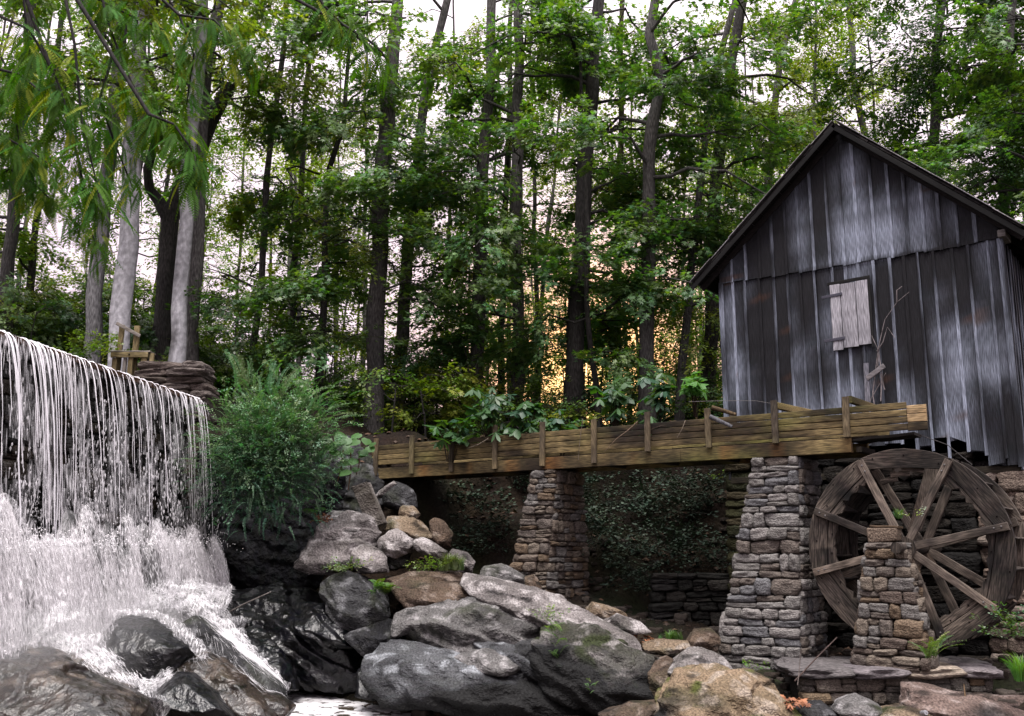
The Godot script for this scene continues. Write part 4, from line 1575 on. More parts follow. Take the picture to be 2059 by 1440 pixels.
	# broken water of the upper fall
	for k in 6500:
		var px := rr(-190, 412)
		var s := dam_s(px)
		var f := sqrt(rng.randf())
		var y := lerpf(4.75, 2.05, f)
		var d := -0.35 + f * 0.8 + nz.get_noise_2d(s * 24.0, y * 4.0) * 1.9 + nf.get_noise_2d(s * 9.0, y * 1.2) * 0.8
		if px > 310:
			d += 0.25
		if rng.randf() > d:
			continue
		var t := sqrt(2.0 * (LIP - y) / 9.8)
		var p := dam_at(s, y, 0.12 + t * rr(0.25, 0.75) + rr(-0.05, 0.08)) - base
		xs.append(streak_at(p, Vector3(gauss() * 0.16, -1, gauss() * 0.16) + DAM_OUT * 0.08, rr(0.015, 0.08), rr(0.002, 0.007)))
		cs.append(Color.WHITE * rr(0.7, 0.95))
	scatter("falling_water", sm, M.foam, xs, cs, fall)
	# the lower fall breaks into white over the ledge
	xs = []
	cs = PackedColorArray()
	for k in 62000:
		var px := rr(-190, 402)
		var s := dam_s(px)
		var top := 2.30 + nz.get_noise_2d(s * 15.0, 9.0) * 1.0
		var f := rng.randf()
		var y := lerpf(top, 0.45, f)
		var d := 0.62 + nz.get_noise_2d(s * 11.0, y * 5.0 + 30.0) * 1.9 + nf.get_noise_2d(s * 12.0, y * 3.0) * 0.5
		d += 0.5 * clampf((f - 0.75) * 4.0, 0.0, 1.0)
		if rng.randf() > d:
			continue
		var out := 0.52 + 0.42 * sqrt(f) + gauss() * 0.10
		var p := dam_at(s, y, out) - base
		xs.append(streak_at(p, Vector3(gauss() * 0.22, -1, gauss() * 0.22) + DAM_OUT * 0.30, rr(0.06, 0.28), rr(0.0015, 0.004)))
		cs.append(Color.WHITE * rr(0.65, 0.95))
	scatter("white_water", sm, M.thin_foam, xs, cs, fall)
	# a body of foam under it
	var fg := Geo.new()
	var ns := 130
	var nd := 30
	for a in nd + 1:
		for b in ns + 1:
			var s := lerpf(-0.12, 9.2, float(b) / ns)
			var f := float(a) / nd
			var y := lerpf(2.28 + nz.get_noise_2d(s * 15.0, 9.0) * 1.0, 0.1, f)
			var out := 0.30 + 0.55 * sqrt(f) + nf.get_noise_2d(s * 7.0, y * 2.0) * 0.12 + nz.get_noise_2d(s * 40.0, y * 14.0) * 0.10
			var w := clampf(0.5 + f * 0.25 + nz.get_noise_2d(s * 11.0, y * 5.0 + 30.0) * 1.9 + nf.get_noise_2d(s * 30.0, y * 4.0) * 0.55, 0.0, 1.0)
			fg.add(dam_at(s, y, out) - base, mixc(Color(0.10, 0.10, 0.10), Color(0.95, 0.94, 0.95), w))
	for a in nd:
		for b in ns:
			var q := a * (ns + 1) + b
			fg.tri_out(q, q + 1, q + ns + 2, DAM_OUT)
			fg.tri_out(q, q + ns + 2, q + ns + 1, DAM_OUT)
	put("foaming_ledge", fg.commit(), M.veil, fall)
	# the thin sheet that falls between the strands, and a torn one before the foam
	for layer in 3:
		var sg := Geo.new()
		var na := 40
		var nb := 260
		for a in na + 1:
			for b in nb + 1:
				var s := lerpf(-0.02, 9.2, float(b) / nb)
				var f := float(a) / na
				var y := lerpf(LIP + 0.02, 2.0, f) if layer < 2 else lerpf(2.35 + nz.get_noise_2d(s * 15.0, 9.0) * 1.0, 0.3, f)
				var t := sqrt(maxf(0.0, 2.0 * (LIP - y) / 9.8))
				var out := 0.06 + (0.32 + 0.28 * layer) * t + nz.get_noise_2d(s * 30.0 + layer * 99.0, y * 4.0) * 0.10 * f
				if layer == 2:
					out = 0.62 + 0.5 * sqrt(f) + nf.get_noise_2d(s * 8.0, y * 2.0) * 0.12
				sg.add(dam_at(s, y, out) - base, Color.WHITE)
		for a in na:
			for b in nb:
				var q := a * (nb + 1) + b
				# the sheet is torn into widths with bare dark stone between them
				var hole := nz.get_noise_2d(float(b) * 1.15 + layer * 60.0, float(a) * 0.9) + nf.get_noise_2d(float(b) * 0.9, float(a) * 0.35 + layer * 33.0) * 0.4
				if layer < 2 and hole < -0.02 + 0.1 * layer:
					continue
				sg.tri_out(q, q + 1, q + nb + 2, DAM_OUT)
				sg.tri_out(q, q + nb + 2, q + nb + 1, DAM_OUT)
		put("water_sheet", sg.commit(), [M.film, M.film2, M.froth][layer], fall)
	# chutes that run on over the rocks
	xs = []
	cs = PackedColorArray()
	var runs := [
		[[[-150, 1240, 13.3], [-20, 1262, 13.6], [90, 1292, 13.7], [165, 1338, 13.6], [225, 1395, 13.5], [270, 1460, 13.3]], 0.24, 5200, 6000, 0.36],
		[[[380, 1215, 17.2], [420, 1246, 16.9], [470, 1305, 16.5], [515, 1356, 16.2], [560, 1398, 16.0]], 0.16, 4000, 9000, 0.24],
		[[[20, 1275, 14.4], [110, 1272, 14.8], [190, 1246, 15.2], [255, 1230, 15.3], [320, 1238, 15.3], [372, 1275, 15.1], [410, 1318, 14.9]], 0.0, 0, 5000, 0.12],
		[[[185, 1352, 14.6], [250, 1384, 14.5], [310, 1386, 14.5], [350, 1366, 14.6]], 0.10, 900, 1500, 0.15],
		[[[-150, 1225, 13.6], [0, 1242, 14.2], [110, 1256, 15.0], [200, 1234, 16.0], [300, 1216, 16.8], [400, 1205, 17.8], [440, 1225, 18.0]], 0.22, 9000, 8000, 0.30],
	]
	var body := Geo.new()
	for run in runs:
		var pts: Array = []
		for q in run[0]:
			pts.append(at(q[0], q[1], q[2]))
		var fine: Array = []
		var rad: Array = []
		var steps: int = (pts.size() - 1) * 9
		for k in steps + 1:
			var f := minf(float(k) / 9.0, pts.size() - 1.001)
			var a: int = int(f)
			fine.append(pts[a].lerp(pts[a + 1], f - a) - base)
			rad.append(run[1] * (0.8 + nz.get_noise_2d(k * 9.0, run[1] * 999.0) * 0.9))
		if run[1] > 0.0:
			tube(body, fine, rad, 14, func(p: Vector3) -> Color: return mixc(Color(0.55, 0.55, 0.56), Color(0.95, 0.94, 0.95), 0.75 + nf.get_noise_3dv(p * 9.0) * 0.7), 0.5)
		for k in run[2]:
			var f := rng.randf() * (fine.size() - 1.001)
			var a: int = int(f)
			var dir: Vector3 = (fine[a + 1] - fine[a]).normalized()
			var side := dir.cross(Vector3.UP).normalized()
			var up := side.cross(dir).normalized()
			var e := rr(-0.3, PI + 0.3)
			var r: float = rad[a] * rr(0.85, 1.45)
			var p: Vector3 = fine[a].lerp(fine[a + 1], f - a) + side * cos(e) * r + up * sin(e) * r
			xs.append(streak_at(p, dir + Vector3(gauss(), gauss(), gauss()) * 0.3, rr(0.04, 0.16), rr(0.0015, 0.004)))
			cs.append(Color.WHITE * rr(0.75, 0.95))
		# the film that slides over the rock on either side
		var got := 0
		for k in run[3] * 14:
			if got >= run[3]:
				break
			var w: Array = kept[rng.randi() % kept.size()]
			var v: PackedVector3Array = w[1]
			var ix: PackedInt32Array = w[2]
			var t := (rng.randi() % (ix.size() / 3)) * 3
			var pa2 := v[ix[t]]
			var pb := v[ix[t + 1]]
			var pc := v[ix[t + 2]]
			var n := (pc - pa2).cross(pb - pa2).normalized()
			if n.y < -0.05 and n.z < 0.2:
				continue
			var p: Vector3 = w[0] + (pa2 + pb + pc) / 3.0 - base
			var best := 9.0
			var dir := Vector3.DOWN
			for q in range(0, fine.size() - 1, 2):
				var d: Vector3 = p - fine[q]
				d.z *= 0.55
				if d.length() < best:
					best = d.length()
					dir = (fine[q + 1] - fine[q]).normalized()
			if rng.randf() > exp(-pow(best / run[4], 2.0)):
				continue
			dir = dir * 0.6 + Vector3.DOWN * 0.7
			dir = (dir - n * dir.dot(n)).normalized()
			xs.append(streak_at(p + n * rr(0.0, 0.02), dir + Vector3(gauss(), gauss(), gauss()) * 0.04, rr(0.08, 0.3), rr(0.0008, 0.0022)))
			cs.append(Color.WHITE * rr(0.7, 0.95))
			got += 1
	var bo := put("foam_run", body.commit(), M.veil, fall)
	bo.set_meta("kind", "stuff")
	var skin := Geo.new()
	for run in runs:
		var pts: Array = []
		for q in run[0]:
			pts.append(at(q[0], q[1], q[2]) - base)
		var fine: Array = []
		var rad: Array = []
		for k in (pts.size() - 1) * 9 + 1:
			var f := minf(float(k) / 9.0, pts.size() - 1.001)
			var a: int = int(f)
			fine.append(pts[a].lerp(pts[a + 1], f - a))
			rad.append(maxf(run[1], 0.05) * (1.5 + nz.get_noise_2d(k * 9.0, run[1] * 999.0 + 40.0) * 0.9))
		tube(skin, fine, rad, 16, flat(Color.WHITE), 0.6)
	bo = put("froth_skin", skin.commit(), M.froth, fall)
	bo.set_meta("kind", "stuff")
	scatter("white_chute", sm, M.foam, xs, cs, fall)
	# spray hanging over the foot of the falls
	xs = []
	cs = PackedColorArray()
	for k in 2200:
		var px := rr(-190, 415)
		var s := dam_s(px)
		var y := 0.55 + absf(gauss()) * 0.75
		if rng.randf() < 0.3:
			y = 2.15 + gauss() * 0.3
		var p := dam_at(s, y, 0.75 + gauss() * 0.5) - base
		var r := rr(0.004, 0.013)
		xs.append(Transform3D(Basis.from_scale(Vector3(r, r * 2.2, r)), p))
		cs.append(Color.WHITE * 0.92)
	scatter("spray", bm, M.thin_foam, xs, cs, fall)
	for q in [[7.4, 0.75, 0.9, 2.0, 1.3, 3.6, 0.09], [6.0, 0.8, 0.9, 1.6, 1.0, 3.0, 0.09], [4.2, 0.75, 0.9, 1.9, 1.5, 3.8, 0.11], [3.0, 0.6, 1.0, 1.6, 1.0, 2.6, 0.10], [1.2, 0.7, 0.8, 1.5, 1.4, 2.8, 0.11], [0.6, 0.5, 0.9, 1.2, 0.9, 1.6, 0.10]]:
		var fv := FogVolume.new()
		fv.name = "spray_mist"
		fv.shape = RenderingServer.FOG_VOLUME_SHAPE_ELLIPSOID
		fv.size = Vector3(q[3], q[4], q[5])
		fv.position = dam_at(q[0], q[1], q[2]) - base
		var fm := FogMaterial.new()
		fm.density = q[6]
		fm.albedo = Color(1, 1, 1)
		fv.material = fm
		fall.add_child(fv, true)


# ---- the sluice

func build_sluice() -> void:
	var o := thing("sluice_frame", "weathered wooden sluice frame with a bench like top at the end of the dam", "sluice frame", at(262, 752, 20.6))
	var wood := func(p: Vector3) -> Color: return mixc(Color(0.16, 0.12, 0.05), Color(0.36, 0.29, 0.15), 0.5 + nf.get_noise_3dv(p * Vector3(9, 2, 9)) * 1.2)
	var pale := func(p: Vector3) -> Color: return mixc(Color(0.22, 0.20, 0.18), Color(0.40, 0.36, 0.31), 0.5 + nf.get_noise_3dv(p * Vector3(9, 2, 9)) * 1.2)
	var b := Geo.new()
	board(b, Vector3(-0.36, 0.0, -0.2), Vector3(-0.33, 1.10, -0.2), Vector3.RIGHT, 0.11, Vector3.BACK, 0.06, 8, wood)
	put("post", b.commit(), M.post, o)
	b = Geo.new()
	board(b, Vector3(-0.02, 0.0, -0.2), Vector3(0.0, 1.08, -0.2), Vector3.RIGHT, 0.12, Vector3.BACK, 0.06, 8, wood)
	put("post", b.commit(), M.post, o)
	b = Geo.new()
	board(b, Vector3(-0.42, 1.12, -0.12), Vector3(0.10, 0.84, -0.12), Vector3(0.5, 1, 0).normalized(), 0.075, Vector3.BACK, 0.04, 6, pale)
	put("brace", b.commit(), M.wood, o)
	b = Geo.new()
	board(b, Vector3(-0.42, 0.40, 0.04), Vector3(0.36, 0.40, 0.04), Vector3.UP, 0.115, Vector3.BACK, 0.05, 8, wood)
	put("front_rail", b.commit(), M.wood, o)
	b = Geo.new()
	board(b, Vector3(-0.44, 0.475, -0.12), Vector3(0.40, 0.475, -0.12), Vector3.BACK, 0.36, Vector3.UP, 0.035, 8, pale)
	put("top_plank", b.commit(), M.wood, o)
	for k in [[-0.36, 0.10], [-0.14, 0.07], [-0.02, 0.10], [0.26, 0.12], [0.42, 0.09]]:
		b = Geo.new()
		board(b, Vector3(k[0], -0.25, 0.0), Vector3(k[0] + 0.01, 0.34 if k[0] < 0.4 else 0.44, 0.0), Vector3.RIGHT, k[1], Vector3.BACK, 0.06, 6, wood if k[0] != -0.14 else pale)
		put("leg", b.commit(), M.post, o)
	var bolt := Geo.new()
	block(bolt, Transform3D(Basis(), Vector3(-0.03, 0.41, 0.072)), Vector3(0.03, 0.03, 0.02), 0.006, Color(0.02, 0.02, 0.02))
	put("bolt", bolt.commit(), M.iron, o)


# ---- leaves

func leaf(g: Geo, foot: Vector3, dir: Vector3, up: Vector3, long: float, kind: String, col: Color) -> void:
	if dir.cross(up).length() < 0.05:
		up = Vector3(0.31, 0.2, 0.93) if absf(dir.z) < 0.8 else Vector3(1, 0.1, 0)
	var side := dir.cross(up).normalized()
	up = side.cross(dir).normalized()
	var edge: Array
	match kind:
		"star":
			edge = [Vector2(0.02, 0.5), Vector2(0.28, 0.2), Vector2(0.62, 0.52), Vector2(0.5, 0.16), Vector2(1.0, 0.0), Vector2(0.5, -0.16), Vector2(0.62, -0.52), Vector2(0.28, -0.2), Vector2(0.02, -0.5)]
		"oval":
			edge = [Vector2(0.25, 0.24), Vector2(0.6, 0.26), Vector2(1.0, 0.0), Vector2(0.6, -0.26), Vector2(0.25, -0.24)]
		"lance":
			edge = [Vector2(0.35, 0.13), Vector2(0.68, 0.14), Vector2(1.0, 0.0), Vector2(0.68, -0.14), Vector2(0.35, -0.13)]
		"heart":
			edge = [Vector2(-0.12, 0.22), Vector2(0.05, 0.45), Vector2(0.4, 0.46), Vector2(0.72, 0.26), Vector2(1.0, 0.0), Vector2(0.72, -0.26), Vector2(0.4, -0.46), Vector2(0.05, -0.45), Vector2(-0.12, -0.22)]
		_:
			edge = [Vector2(0.45, 0.27), Vector2(1.0, 0.0), Vector2(0.45, -0.27)]
	var a := g.add(foot, col)
	var m := g.add(foot + dir * (long * 0.4) - up * (long * 0.05), col)
	var first := g.v.size()
	for q in edge:
		var droop: float = 0.12 * q.x * q.x - absf(q.y) * 0.22
		g.add(foot + dir * (q.x * long) + side * (q.y * long) + up * ((droop - 0.16 * q.x * q.x) * long), col)
	var n := edge.size()
	g.tri_out(a, first, m, up)
	g.tri_out(a, first + n - 1, m, up)
	for k in n - 1:
		g.tri_out(m, first + k, first + k + 1, up)


func make_sprigs() -> void:
	var twig := Color(0.25, 0.16, 0.10)
	for spec in [["star", 5, 21, 0.125, 0.8], ["oval", 4, 22, 0.105, 0.8], ["far", 5, 20, 0.115, 0.9]]:
		var kinds: Array = []
		for v in spec[1]:
			var g := Geo.new()
			var tip := Vector3(spec[4], rr(-0.1, 0.1), rr(-0.1, 0.1))
			if spec[0] != "far":
				tube(g, [Vector3.ZERO, tip * 0.5 + Vector3(0, 0.03, 0), tip], [0.007, 0.005, 0.002], 3, flat(twig), 0.0, false)
			for k in spec[2]:
				var f := rr(0.15, 1.0)
				var sgn := 1.0 if k % 2 == 0 else -1.0
				var away := Vector3(rr(0.1, 0.9), rr(-0.45, 0.25), sgn * rr(0.3, 1.0)).normalized()
				var p: Vector3 = tip * f + away * rr(0.02, 0.10) + Vector3(0, rr(-0.07, 0.07), 0)
				var up := Vector3(rr(-0.7, 0.7), 1.0, rr(-0.7, 0.7)).normalized()
				var s := rr(0.6, 1.15)
				var b := rr(0.75, 1.25)
				leaf(g, p, away, up, spec[3] * s, spec[0], Color(b, b, b * rr(0.8, 1.1)))
			kinds.append(g.commit())
		sprigs[spec[0]] = kinds
	# arching stem with small paired leaves
	var stems: Array = []
	for v in 4:
		var g := Geo.new()
		var path: Array = []
		var rad: Array = []
		for k in 7:
			var f := k / 6.0
			path.append(Vector3(f * 0.9, 0.32 * f - 0.52 * f * f, 0.05 * sin(f * 3.0 + v)))
			rad.append(0.005 * (1.1 - f))
		tube(g, path, rad, 3, flat(Color(0.6, 0.5, 0.35)), 0.0, false)
		for k in 26:
			var f := 0.12 + 0.88 * k / 25.0
			var p := Vector3(f * 0.9, 0.32 * f - 0.52 * f * f, 0.05 * sin(f * 3.0 + v))
			for sgn in [-1.0, 1.0]:
				var b := rr(0.7, 1.3)
				leaf(g, p, Vector3(rr(0.2, 0.8), rr(0.0, 0.5), sgn).normalized(), Vector3(rr(-0.4, 0.4), 1, rr(-0.4, 0.4)), 0.085 * rr(0.7, 1.2) * (1.15 - 0.6 * f), "tiny", Color(b, b, b))
		stems.append(g.commit())
	sprigs["stem"] = stems
	# feather leaf of the silk tree, hanging: rachis with many narrow leaflets
	var fronds: Array = []
	for v in 3:
		var g := Geo.new()
		var path: Array = []
		var rad: Array = []
		for k in 7:
			var f := k / 6.0
			path.append(Vector3(f * 0.42, -0.16 * f * f, 0.04 * v * f * f))
			rad.append(0.0022)
		tube(g, path, rad, 3, flat(Color(0.8, 0.8, 0.5)), 0.0, false)
		for k in 15:
			var f := 0.08 + 0.92 * k / 14.0
			var p := Vector3(f * 0.42, -0.16 * f * f, 0.04 * v * f * f)
			for sgn in [-1.0, 1.0]:
				var b := rr(0.75, 1.25)
				var long := 0.078 * sin(PI * (0.15 + 0.75 * f)) * rr(0.9, 1.1)
				leaf(g, p, Vector3(0.55, -0.5, sgn).normalized(), Vector3(0.1, 1, 0), long, "lance", Color(b, b, b * 0.8))
		fronds.append(g.commit())
	sprigs["frond"] = fronds
	# whorl of large leaflets
	var whorls: Array = []
	for v in 5:
		var g := Geo.new()
		var n := 6 + v % 3
		for k in n:
			var a := TAU * (k + rr(-0.2, 0.2)) / n
			var b := rr(0.8, 1.2)
			leaf(g, Vector3.ZERO, Vector3(cos(a), rr(-0.75, -0.15), sin(a)).normalized(), Vector3.UP, rr(0.17, 0.27), "oval" if v % 2 else "lance", Color(b, b, b))
		whorls.append(g.commit())
	sprigs["whorl"] = whorls
	# fern frond, rising and bending over
	var ferns: Array = []
	for v in 3:
		var g := Geo.new()
		for k in 16:
			var f := 0.1 + 0.9 * k / 15.0
			var p := Vector3(f * 0.34, 0.36 * f - 0.28 * f * f, 0)
			for sgn in [-1.0, 1.0]:
				var b := rr(0.8, 1.2)
				leaf(g, p, Vector3(0.35, 0.1, sgn).normalized(), Vector3(0, 1, 0), 0.11 * sin(PI * (0.1 + 0.85 * f)), "lance", Color(b, b, b))
		ferns.append(g.commit())
	sprigs["fern"] = ferns
	# tuft of grass blades
	var tufts: Array = []
	for v in 2:
		var g := Geo.new()
		for k in 46:
			var a := rr(0, TAU)
			var d := Vector3(cos(a), 0, sin(a))
			var h := rr(0.15, 0.34)
			var p := d * rr(0, 0.06)
			var s := d.cross(Vector3.UP) * 0.0045
			var b := rr(0.7, 1.2)
			var c := Color(b, b, b)
			var i0 := g.add(p - s, c)
			var i1 := g.add(p + s, c)
			var i2 := g.add(p + Vector3.UP * h * 0.65 + d * h * 0.18 - s, c)
			var i3 := g.add(p + Vector3.UP * h * 0.65 + d * h * 0.18 + s, c)
			var i4 := g.add(p + Vector3.UP * h * 0.85 + d * h * 0.5, c)
			g.tri_out(i0, i1, i2, d)
			g.tri_out(i1, i2, i3, d)
			g.tri_out(i2, i3, i4, d)
		tufts.append(g.commit())
	sprigs["grass"] = tufts


func many(called: String, kind: String, xs: Array, cs: PackedColorArray, parent: Node, material: Material) -> void:
	# spread the copies over the kinds of that sprig
	var kinds: Array = sprigs[kind]
	var n := kinds.size()
	for v in n:
		var part: Array = []
		var cols := PackedColorArray()
		for k in range(v, xs.size(), n):
			part.append(xs[k])
			cols.append(cs[k])
		if part.size():
			scatter(called, kinds[v], material, part, cols, parent)


func turned(p: Vector3, dir: Vector3, up: Vector3, s: float) -> Transform3D:
	var x := dir.normalized()
	if x.length() < 0.5:
		x = Vector3.RIGHT
	if x.cross(up).length() < 0.05:
		up = Vector3(0.31, 0.2, 0.93) if absf(x.z) < 0.8 else Vector3(1, 0.1, 0)
	var z := x.cross(up).normalized()
	var y := z.cross(x)
	return Transform3D(Basis(x * s, y * s, z * s), p)


func green(tint: Color) -> Color:
	var k := rr(0.65, 1.35)
	var y := rr(-0.2, 0.35)
	return Color(tint.r * k * (1.0 + y), tint.g * k, tint.b * k * (1.0 - y * 0.4))


# ---- trees

const BARK := {
	"dark": [Color(0.040, 0.038, 0.036), Color(0.10, 0.095, 0.09)],
	"mid": [Color(0.07, 0.067, 0.064), Color(0.18, 0.172, 0.165)],
	"pale": [Color(0.27, 0.27, 0.285), Color(0.56, 0.56, 0.59)],
	"gray": [Color(0.12, 0.12, 0.12), Color(0.26, 0.26, 0.265)],
	"mossy": [Color(0.06, 0.055, 0.03), Color(0.11, 0.11, 0.05)],
}


func bark_paint(p: Vector3, kind: String) -> Color:
	var b: Array = BARK[kind]
	var c := mixc(b[0], b[1], 0.5 + nf.get_noise_3dv(p * Vector3(6, 1.5, 6)) * 0.9 + nz.get_noise_3dv(p * 9.0) * 0.6)
	if kind == "pale":
		if nf.get_noise_3dv(p * Vector3(5, 16, 5) + Vector3(20, 0, 0)) > 0.38:
			c = mixc(c, Color(0.06, 0.055, 0.05), 0.8)
	return c


func grow(label: String, group: String, path: Array, r0: float, r1: float, bark: String, kind: String, count: int, low: float, high: float, spread: float, tint: Color, limbs: int, size := 1.0, called := "tree", side_bias := Vector3.ZERO) -> Node3D:
	var o := thing(called, label, "tree", path[0], 0.0, group)
	var base: Vector3 = path[0]
	var pts: Array = []
	var rad: Array = []
	var total := 0.0
	for k in path.size() - 1:
		total += path[k].distance_to(path[k + 1])
	var sd := rr(0, 900)
	var run := 0.0
	for k in path.size() - 1:
		var l: float = path[k].distance_to(path[k + 1])
		var n := maxi(2, int(l / 0.7))
		for q in n:
			var f := (run + l * q / n) / total
			var p: Vector3 = path[k].lerp(path[k + 1], float(q) / n) - base
			p += Vector3(nz.get_noise_2d(sd, p.y * 6.0), 0, nz.get_noise_2d(sd + 70.0, p.y * 6.0)) * 0.10 * minf(1.0, p.y)
			pts.append(p)
			rad.append(lerpf(r0, r1, f) * (1.0 + 0.35 * exp(-p.y * 2.2)))
		run += l
	pts[0].y -= 0.6
	var g := Geo.new()
	tube(g, pts, rad, 9 if r0 > 0.1 else 6, func(p: Vector3) -> Color: return bark_paint(p + base, bark), 0.22)
	put("trunk", g.commit(), M.pale_bark if bark == "pale" else M.bark, o)
	var xs: Array = []
	var cs := PackedColorArray()
	var per := int(ceil(float(count) / limbs))
	var lg := Geo.new()
	for b in limbs:
		var y := lerpf(low, high, (b + rng.randf()) / limbs) - base.y
		var at_k := 0
		while at_k < pts.size() - 2 and pts[at_k + 1].y < y:
			at_k += 1
		var p0: Vector3 = pts[at_k].lerp(pts[at_k + 1], clampf((y - pts[at_k].y) / maxf(0.01, pts[at_k + 1].y - pts[at_k].y), 0.0, 1.0))
		var az := rr(0, TAU)
		var d := (Vector3(cos(az), 0, sin(az)) + side_bias * 0.9).normalized()
		var long := spread * rr(0.55, 1.25)
		var rise := rr(0.05, 0.6)
		var lp: Array = []
		var lr: Array = []
		var rl: float = minf(rad[at_k] * 0.45, 0.014 * long + 0.008)
		var wob := rr(0, 500)
		for q in 7:
			var f := q / 6.0
			var e := d.rotated(Vector3.UP, nz.get_noise_2d(wob, f * 30.0) * 0.9)
			lp.append(p0 + e * long * f + Vector3.UP * (long * (rise * f - 0.42 * f * f) + nz.get_noise_2d(wob + 9.0, f * 40.0) * 0.25))
			lr.append(rl * (1.0 - 0.85 * f) + 0.003)
		if not group:
			lg = Geo.new()
		tube(lg, lp, lr, 5, func(p: Vector3) -> Color: return bark_paint(p + base, "dark" if bark == "pale" else bark), 0.0, false)
		# forks
		for q in 3:
			var f0 := 2 + q
			var e: Vector3 = (lp[f0 + 1] - lp[f0]).normalized().rotated(Vector3.UP, (0.8 if q % 2 == 0 else -0.8) + rr(-0.3, 0.3))
			tube(lg, [lp[f0], lp[f0] + e * long * 0.2 + Vector3(0, 0.05, 0), lp[f0] + e * long * 0.4], [lr[f0] * 0.6, lr[f0] * 0.4, 0.003], 4, flat(Color(0.05, 0.045, 0.04)), 0.0, false)
		if not group:
			put("limb", lg.commit(), M.bark, o)
		var clump := rr(0.5, 1.5)
		for q in int(per * clump):
			var f := 0.2 + 0.85 * sqrt(rng.randf())
			var k := mini(5, int(f * 6.0))
			var c: Vector3 = lp[k].lerp(lp[k + 1], minf(1.2, f * 6.0 - k))
			var fw: Vector3 = (lp[k + 1] - lp[k]).normalized()
			var sd2 := fw.cross(Vector3.UP).normalized()
			var w := gauss() * long * 0.30
			c += sd2 * w + Vector3.UP * (gauss() * 0.27 * long - absf(w) * 0.1)
			var dir := (fw + sd2 * signf(w) * rr(0.2, 1.2) + Vector3(0, rr(-0.5, 0.15), 0)).normalized()
			xs.append(turned(c, dir, Vector3(gauss() * 0.5, 1, gauss() * 0.5), size * rr(0.7, 1.2)))
			cs.append(green(tint))
	if group:
		put("limbs", lg.commit(), M.bark, o).set_meta("kind", "stuff")
	many("crown", kind, xs, cs, o, M.leaf)
	return o


# a tree whose trunk is seen along the given line
func stand(label: String, line: Array, far: float, w_foot: float, w_head: float, bark: String, kind: String, count: int, low: float, high: float, spread: float, tint: Color, limbs: int, size := 1.0) -> Node3D:
	var path: Array = []
	for q in line:
		path.append(at(q[0], q[1], far))
	path[0].y = minf(path[0].y, ground_y(path[0].x, path[0].z) + 0.3)
	var a: Vector3 = path[-2]
	var b: Vector3 = path[-1]
	var d := (b - a).normalized()
	path.append(b + d * 2.5)
	path.append(b + d * 4.5 + Vector3(0.2, 0, 0.1))
	var r0 := w_foot * 0.42 * far / FOCAL
	var r1 := w_head * 0.44 * far / FOCAL * 0.75
	return grow(label, "", path, r0, r1, bark, kind, int(count * 2.6), low, high, spread, tint, limbs, size)


const LEAF_A := Color(0.125, 0.22, 0.048)
const LEAF_B := Color(0.18, 0.25, 0.045)
const LEAF_C := Color(0.105, 0.205, 0.085)
const LEAF_D := Color(0.050, 0.110, 0.042)


# where a thing in the wood stands, told by the nearest tree or building one can name
func beside(p: Vector3) -> String:
	var px := 1029.5 + FOCAL * 1.0 * p.x / (-p.z * cos(PITCH) + (p.y - EYE.y) * sin(PITCH))
	var marks := [[22, "the slim trunk at the left edge"], [210, "the pale trunks behind the dam"], [368, "the knotted white trunk"], [520, "the thin gray tree"], [585, "the slim ivy green tree"], [650, "the bare stemmed sapling"], [756, "the stout gray trunk"], [815, "the stout trunk's dark neighbour"], [958, "the straight brown trunk"], [1012, "the thin middle trunk"], [1040, "the brown trunk over the middle pier"], [1156, "the tall dark trunk"], [1190, "the crooked dark stem"], [1240, "the slender mossy trunk"], [1300, "the crooked topped trunk"], [1376, "the slanting thin tree"], [1428, "the barn's left corner"], [1700, "the barn's ridge"], [2000, "the barn's right eave"]]
	var best: Array = marks[0]
	for m in marks:
		if absf(px - m[0]) < absf(px - best[0]):
			best = m
	return ("left of " if px < best[0] else "right of ") + str(best[1])


